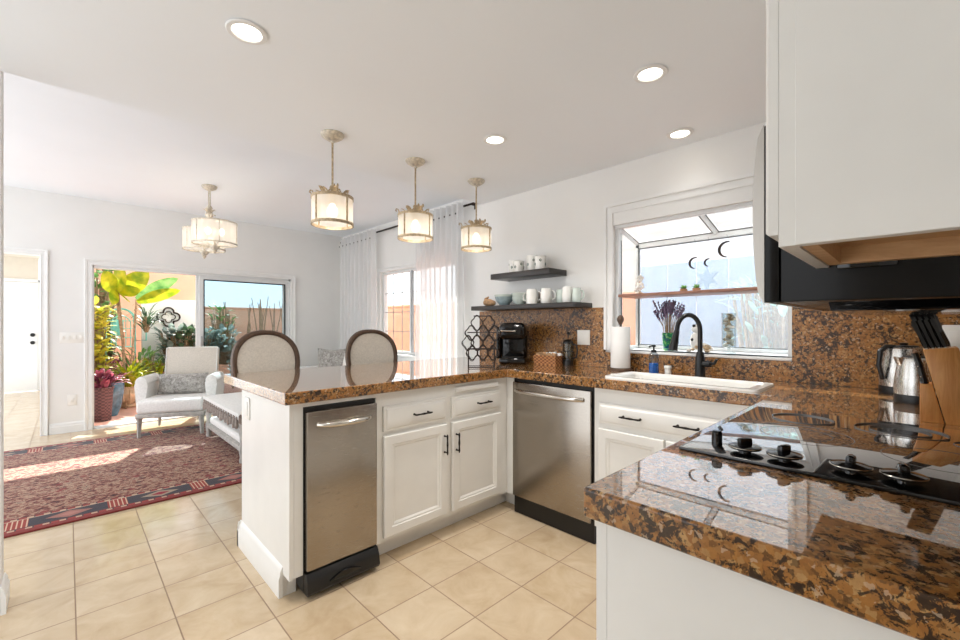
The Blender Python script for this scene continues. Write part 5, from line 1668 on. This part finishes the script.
# switches on the far wall
def wall_plate_y(x, z, w, h, y, label, name='light_switch', k=1):
    mb = MB(); mb.box(x - w / 2, x + w / 2, y - 0.006, y, z - h / 2, z + h / 2, 0.002)
    for j in range(k):
        c = x - w / 2 + w * (j + 0.5) / k
        mb.box(c - 0.012, c + 0.012, y - 0.011, y - 0.005, z - 0.022, z + 0.022, 0.002)
    tag(mb.build(name, 'outlet'), label, 'light switch' if 'switch' in name else 'outlet')
wall_plate_y(0.035, 1.06, 0.20, 0.12, YF, 'white multi-gang light switch between the hall doorway and the sliding door', k=4)
wall_plate_y(0.035, 0.36, 0.08, 0.12, YF, 'white outlet plate low on the far wall beside the sliding door', 'outlet', 1)

# ------------------------------------------------------------------ patio plants and pots
GZ = -0.05
def pot(name, label, loc, prof, mat, seg=26):
    g = thing(name, label, 'plant pot', loc)
    h = prof[-1][1]; r = prof[-1][0]
    MB().lathe(prof + [(r * 0.88, h), (r * 0.86, h - 0.03)], seg=seg).build('pot_body', mat, g)
    MB().lathe([(r * 0.86, h - 0.035), (0.001, h - 0.02)], seg=seg).build('soil', 'soil', g)
    return g
pot('wicker_planter', 'tall dark woven wicker planter just outside the sliding door', (0.31, 7.42, GZ), [(0.10, 0), (0.105, 0.01), (0.125, 0.40), (0.135, 0.42), (0.135, 0.44)], 'wicker')
pot('glazed_planter', 'blue glazed planter behind the wicker planter', (0.41, 7.75, GZ), [(0.09, 0), (0.13, 0.12), (0.16, 0.32), (0.165, 0.42), (0.155, 0.46)], 'blue_pot')
mbp = pot('stone_urn', 'cream melon-shaped stone urn planter on the pink patio', (0.67, 8.38, GZ), [(0.10, 0), (0.13, 0.03), (0.11, 0.06), (0.20, 0.13), (0.235, 0.22), (0.21, 0.30), (0.22, 0.33)], 'cream_pot')
mb = MB()
for k in range(16):
    a = 2 * PI * k / 16
    mb.tube([((0.11 + 0.0) * math.cos(a), 0.11 * math.sin(a), 0.06), (0.205 * math.cos(a), 0.205 * math.sin(a), 0.13), (0.24 * math.cos(a), 0.24 * math.sin(a), 0.22), (0.215 * math.cos(a), 0.215 * math.sin(a), 0.30)], [0.008, 0.016, 0.018, 0.008], 6)
mb.build('ribs', 'cream_pot', mbp)
plant('red_foliage_plant', 'red and purple leafed plant in the wicker planter', 'plant', (0.31, 7.42, GZ + 0.41), 60, 0.17, 0.055, (10, 85), 1.0, 'leaf_purple', 0.10, 5, dz=0.16)
plant('purple_plant', 'purple trailing plant in the blue glazed planter', 'plant', (0.41, 7.75, GZ + 0.43), 50, 0.20, 0.05, (0, 75), 1.4, 'leaf_purple', 0.12, 5, dz=0.1)
plant('purple_succulent', 'low purple plant around the rim of the stone urn', 'plant', (0.67, 8.38, GZ + 0.31), 60, 0.14, 0.045, (-15, 40), 1.0, 'leaf_purple', 0.19, 5, dz=0.04)
plant('spider_plant', 'lime green strappy plant rising from the stone urn', 'plant', (0.66, 8.2, GZ + 0.33), 80, 0.48, 0.04, (40, 88), 1.6, 'leaf_lime', 0.07, 8)
plant('yellow_green_shrub', 'yellow green leafy shrub at the left edge of the sliding door view', 'shrub', (0.24, 8.3, GZ), 520, 0.15, 0.085, (-30, 70), 0.8, 'leaf_yellowgreen', 0.19, 4, dz=1.55, stem=0.002)
plant('dark_shrub', 'dark green climbing shrub at the top left of the patio', 'shrub', (0.36, 9.3, GZ), 420, 0.17, 0.09, (-40, 60), 0.8, 'leaf_green', 0.24, 4, dz=2.4, stem=0.003)
plant('mixed_shrub', 'pinkish low shrub below the yellow green shrub', 'shrub', (0.38, 8.75, GZ), 220, 0.14, 0.06, (-10, 80), 1.0, 'leaf_purple', 0.24, 4, dz=0.65, stem=0.002)
plant('lime_fern', 'bright lime fern on the terracotta bank', 'plant', (1.10, 8.75, GZ + 0.35), 90, 0.30, 0.05, (10, 80), 1.5, 'leaf_lime', 0.22, 6, dz=0.25)
plant('green_mound', 'mid green mounding plant behind the spider plant', 'plant', (0.85, 8.7, GZ + 0.1), 150, 0.2, 0.05, (0, 85), 1.0, 'leaf_green', 0.28, 5, dz=0.7)
bank = MB(); bank.prism([(0.6, GZ), (2.0, GZ), (2.0, 0.55), (1.5, 0.62), (0.9, 0.5)], 8.95, 9.30, 'Y', 0.04)
tag(bank.build('planter_bank', 'terracotta'), 'raised terracotta planting bank before the white screen wall', 'planter')
for k, (x, y, s_, m) in enumerate(((1.28, 8.95, 1.0, 'leaf_bluegrey'), (1.55, 8.95, 1.0, 'leaf_dark'), (1.78, 8.9, 0.9, 'leaf_bluegrey'), (1.42, 8.85, 0.8, 'leaf_dark'), (2.05, 8.8, 0.9, 'leaf_bluegrey'))):
    plant('succulent_bush', ['grey green rosette succulent, leftmost on the bank', 'dark succulent in the middle of the bank', 'grey green succulent by the door post', 'small dark succulent near the white wall', 'grey green succulent behind the tinted door panel'][k], 'succulent', (x, y, 0.50), 130, 0.17 * s_, 0.085, (-10, 70), 0.5, m, 0.17, 4, dz=0.62, stem=0.004)
plant('palm_fronds', 'drooping blue green palm in front of the white screen wall', 'plant', (0.93, 8.85, 1.10), 40, 0.36, 0.03, (30, 85), 2.0, 'leaf_dark', 0.05, 8, dz=0.25, stem=0.01)
# bird of paradise with big paddle leaves
bp_ = thing('bird_of_paradise', 'tall plant with big yellow green paddle leaves by the sliding door', 'plant', (0.62, 8.2, GZ))
def big_leaf(base, tip_dir, L, W, mat, roll=0.0, droop=0.5, label=None):
    d = Vector(tip_dir).normalized()
    az = math.atan2(d.y, d.x); el = math.asin(d.z)
    mb = MB(); leaf(mb, base, az, el, L, W, droop, 14, 0.12, roll=roll)
    o = mb.build('paddle_leaf', mat, bp_, world=True, ang=60)
    mb = MB(); mb.tube([(0.62, 8.2, GZ), ((0.62 + base[0]) / 2 + 0.02, (8.2 + base[1]) / 2, base[2] * 0.55), base], [0.012, 0.009, 0.006], 6)
    mb.build('stalk', 'stem', bp_, world=True)
def IX(px, py, y):           # point on plane y seen at a reference position, used to set out plants and marks
    l = (px - 480) / 424; c_, s_ = math.cos(math.radians(45.8)), math.sin(math.radians(45.8))
    r = Vector((c_ + l * s_, s_ - l * c_, (325 - py) / 424)); t = y / r.y
    return Vector((r.x * t, y, 1.2 + r.z * t))
for a, b, W, m, roll in (((117, 292), (122, 262), 0.27, 'leaf_lime', 1.2), ((119, 294), (147, 270), 0.28, 'leaf_lime', 1.1), ((118, 292), (140, 288), 0.19, 'leaf_lime', 1.0), ((115, 292), (104, 270), 0.22, 'leaf_lime', -1.0),
                         ((116, 290), (112, 303), 0.16, 'leaf_lime', 0.9), ((119, 293), (130, 300), 0.16, 'leaf_lime', 0.8)):
    p, q = IX(a[0], a[1], 8.2), IX(b[0], b[1], 7.95)
    big_leaf(p, q - p, (q - p).length, W, m, roll, 0.25)
for a, b, W, m, roll in (((136, 299), (176, 275), 0.20, 'leaf_green', 1.1), ((137, 302), (179, 287), 0.19, 'leaf_lime', 1.1)):
    p, q = IX(a[0], a[1], 8.5), IX(b[0], b[1], 8.2)
    big_leaf(p, q - p, (q - p).length, W, m, roll, 0.3)
# teal wire lantern frame
tl = thing('garden_arch', 'teal painted wire arch trellis among the patio plants', 'trellis', tuple(IX(121, 347, 8.9)))
o0 = origin(tl)
mb = MB()
def arch(w, h, yoff=0.0, r=0.011):
    pts = [(-w / 2, yoff, 0.0), (-w / 2, yoff, h - w / 2)] + [(-w / 2 * math.cos(a), yoff, h - w / 2 + w / 2 * math.sin(a)) for a in [PI * k / 10 for k in range(1, 10)]] + [(w / 2, yoff, h - w / 2), (w / 2, yoff, 0.0)]
    mb.tube(pts, r, 6, True)
arch(0.36, 0.62); arch(0.24, 0.50, 0.0, 0.008); arch(0.36, 0.62, 0.2)
for z in (0.15, 0.3, 0.42): mb.tube([(-0.18, 0, z), (0.18, 0, z)], 0.007, 6)
for x in (-0.18, 0.18): mb.tube([(x, 0.0, 0.0), (x, 0.1, -0.5), (x, 0.0, o0.z * -1 + GZ)], 0.011, 6)
for x in (-0.06, 0.06): mb.tube([(x, 0, 0), (x, 0, 0.5)], 0.006, 6)
mb.tube([(0.18, 0, 0.36), (0.32, 0, 0.36), (0.32, 0, 0.1), (0.18, 0, 0.1)], 0.012, 6, True)
mb.build('wire_frame', 'teal', tl)
tp = MB().box(-0.10, 0.04, 0.11, 0.125, 0.18, 0.44, 0.002).build('back_panel', 'teal', tl)
# quatrefoil on the white wall
qo = thing('quatrefoil_ornament', 'grey quatrefoil iron ornament mounted on the white garden wall', 'wall ornament', tuple(IX(168.5, 317, 9.30)))
mb = MB()
def quat(r, w, n=72):
    out = []
    for k in range(n):
        a = 2 * PI * k / n
        q = max(abs(math.cos(a)), abs(math.sin(a)))
        b = (a + PI / 4) % (PI / 2) - PI / 4
        d = 0.55 * math.cos(b) + math.sqrt(max(0, 0.45 ** 2 - (0.55 * math.sin(b)) ** 2))
        out.append((r * d * math.cos(a), -0.01, r * d * math.sin(a)))
    mb.tube(out, w, 8, True)
quat(0.165, 0.014); quat(0.10, 0.008)
mb.build('iron_outline', 'iron', qo)
# bare stems behind the tinted panel
for k, (px, lean, hgt) in enumerate(((233, -0.12, 1.65), (245, 0.05, 1.7), (257, 0.1, 1.75), (262, -0.06, 1.8), (270, 0.16, 1.7), (281, 0.12, 1.8))):
    b = IX(px, 365, 9.4)
    g = thing('bare_shrub', ['leftmost', 'second', 'third', 'fourth', 'fifth', 'rightmost'][k] + ' upright bare stemmed shrub before the low peach wall', 'shrub', (b.x, 9.4, GZ))
    mb = MB()
    for j in range(4):
        l2 = lean + random.uniform(-.12, .12)
        mb.tube([(0, 0, 0), (l2 * 0.3, 0.02, hgt * 0.35), (l2 * 0.7 + 0.02 * math.sin(j), 0, hgt * 0.7), (l2 + 0.08 * math.sin(j * 2), 0.02, hgt * random.uniform(.9, 1.05))], [0.018, 0.014, 0.011, 0.006], 6)
    mb.build('stems', 'stem', g)
plant('agave', 'blue grey agave behind the tinted door panel', 'plant', (2.35, 8.7, 0.15), 70, 0.40, 0.05, (5, 85), 0.5, 'leaf_bluegrey', 0.12, 6, dz=0.45)
plant('green_shrub', 'loose green shrub at the left of the tinted panel', 'shrub', (2.20, 9.6, GZ + 0.5), 150, 0.15, 0.05, (-20, 70), 0.8, 'leaf_green', 0.22, 4, dz=1.1, stem=0.006)
# soft shrub beyond the sink window
plant('side_yard_shrub', 'pale blue green shrub outside the sink window before the blue fence', 'shrub', (3.45, 0.62, GZ), 420, 0.13, 0.05, (-20, 80), 0.8, 'leaf_teal', 0.30, 4, dz=1.55, stem=0.006)
rocks('river_stone', 'stone beside the urn on the pink patio', 'stone', (1.02, 7.95, GZ), 7, (0.16, 0.1), 0.04)
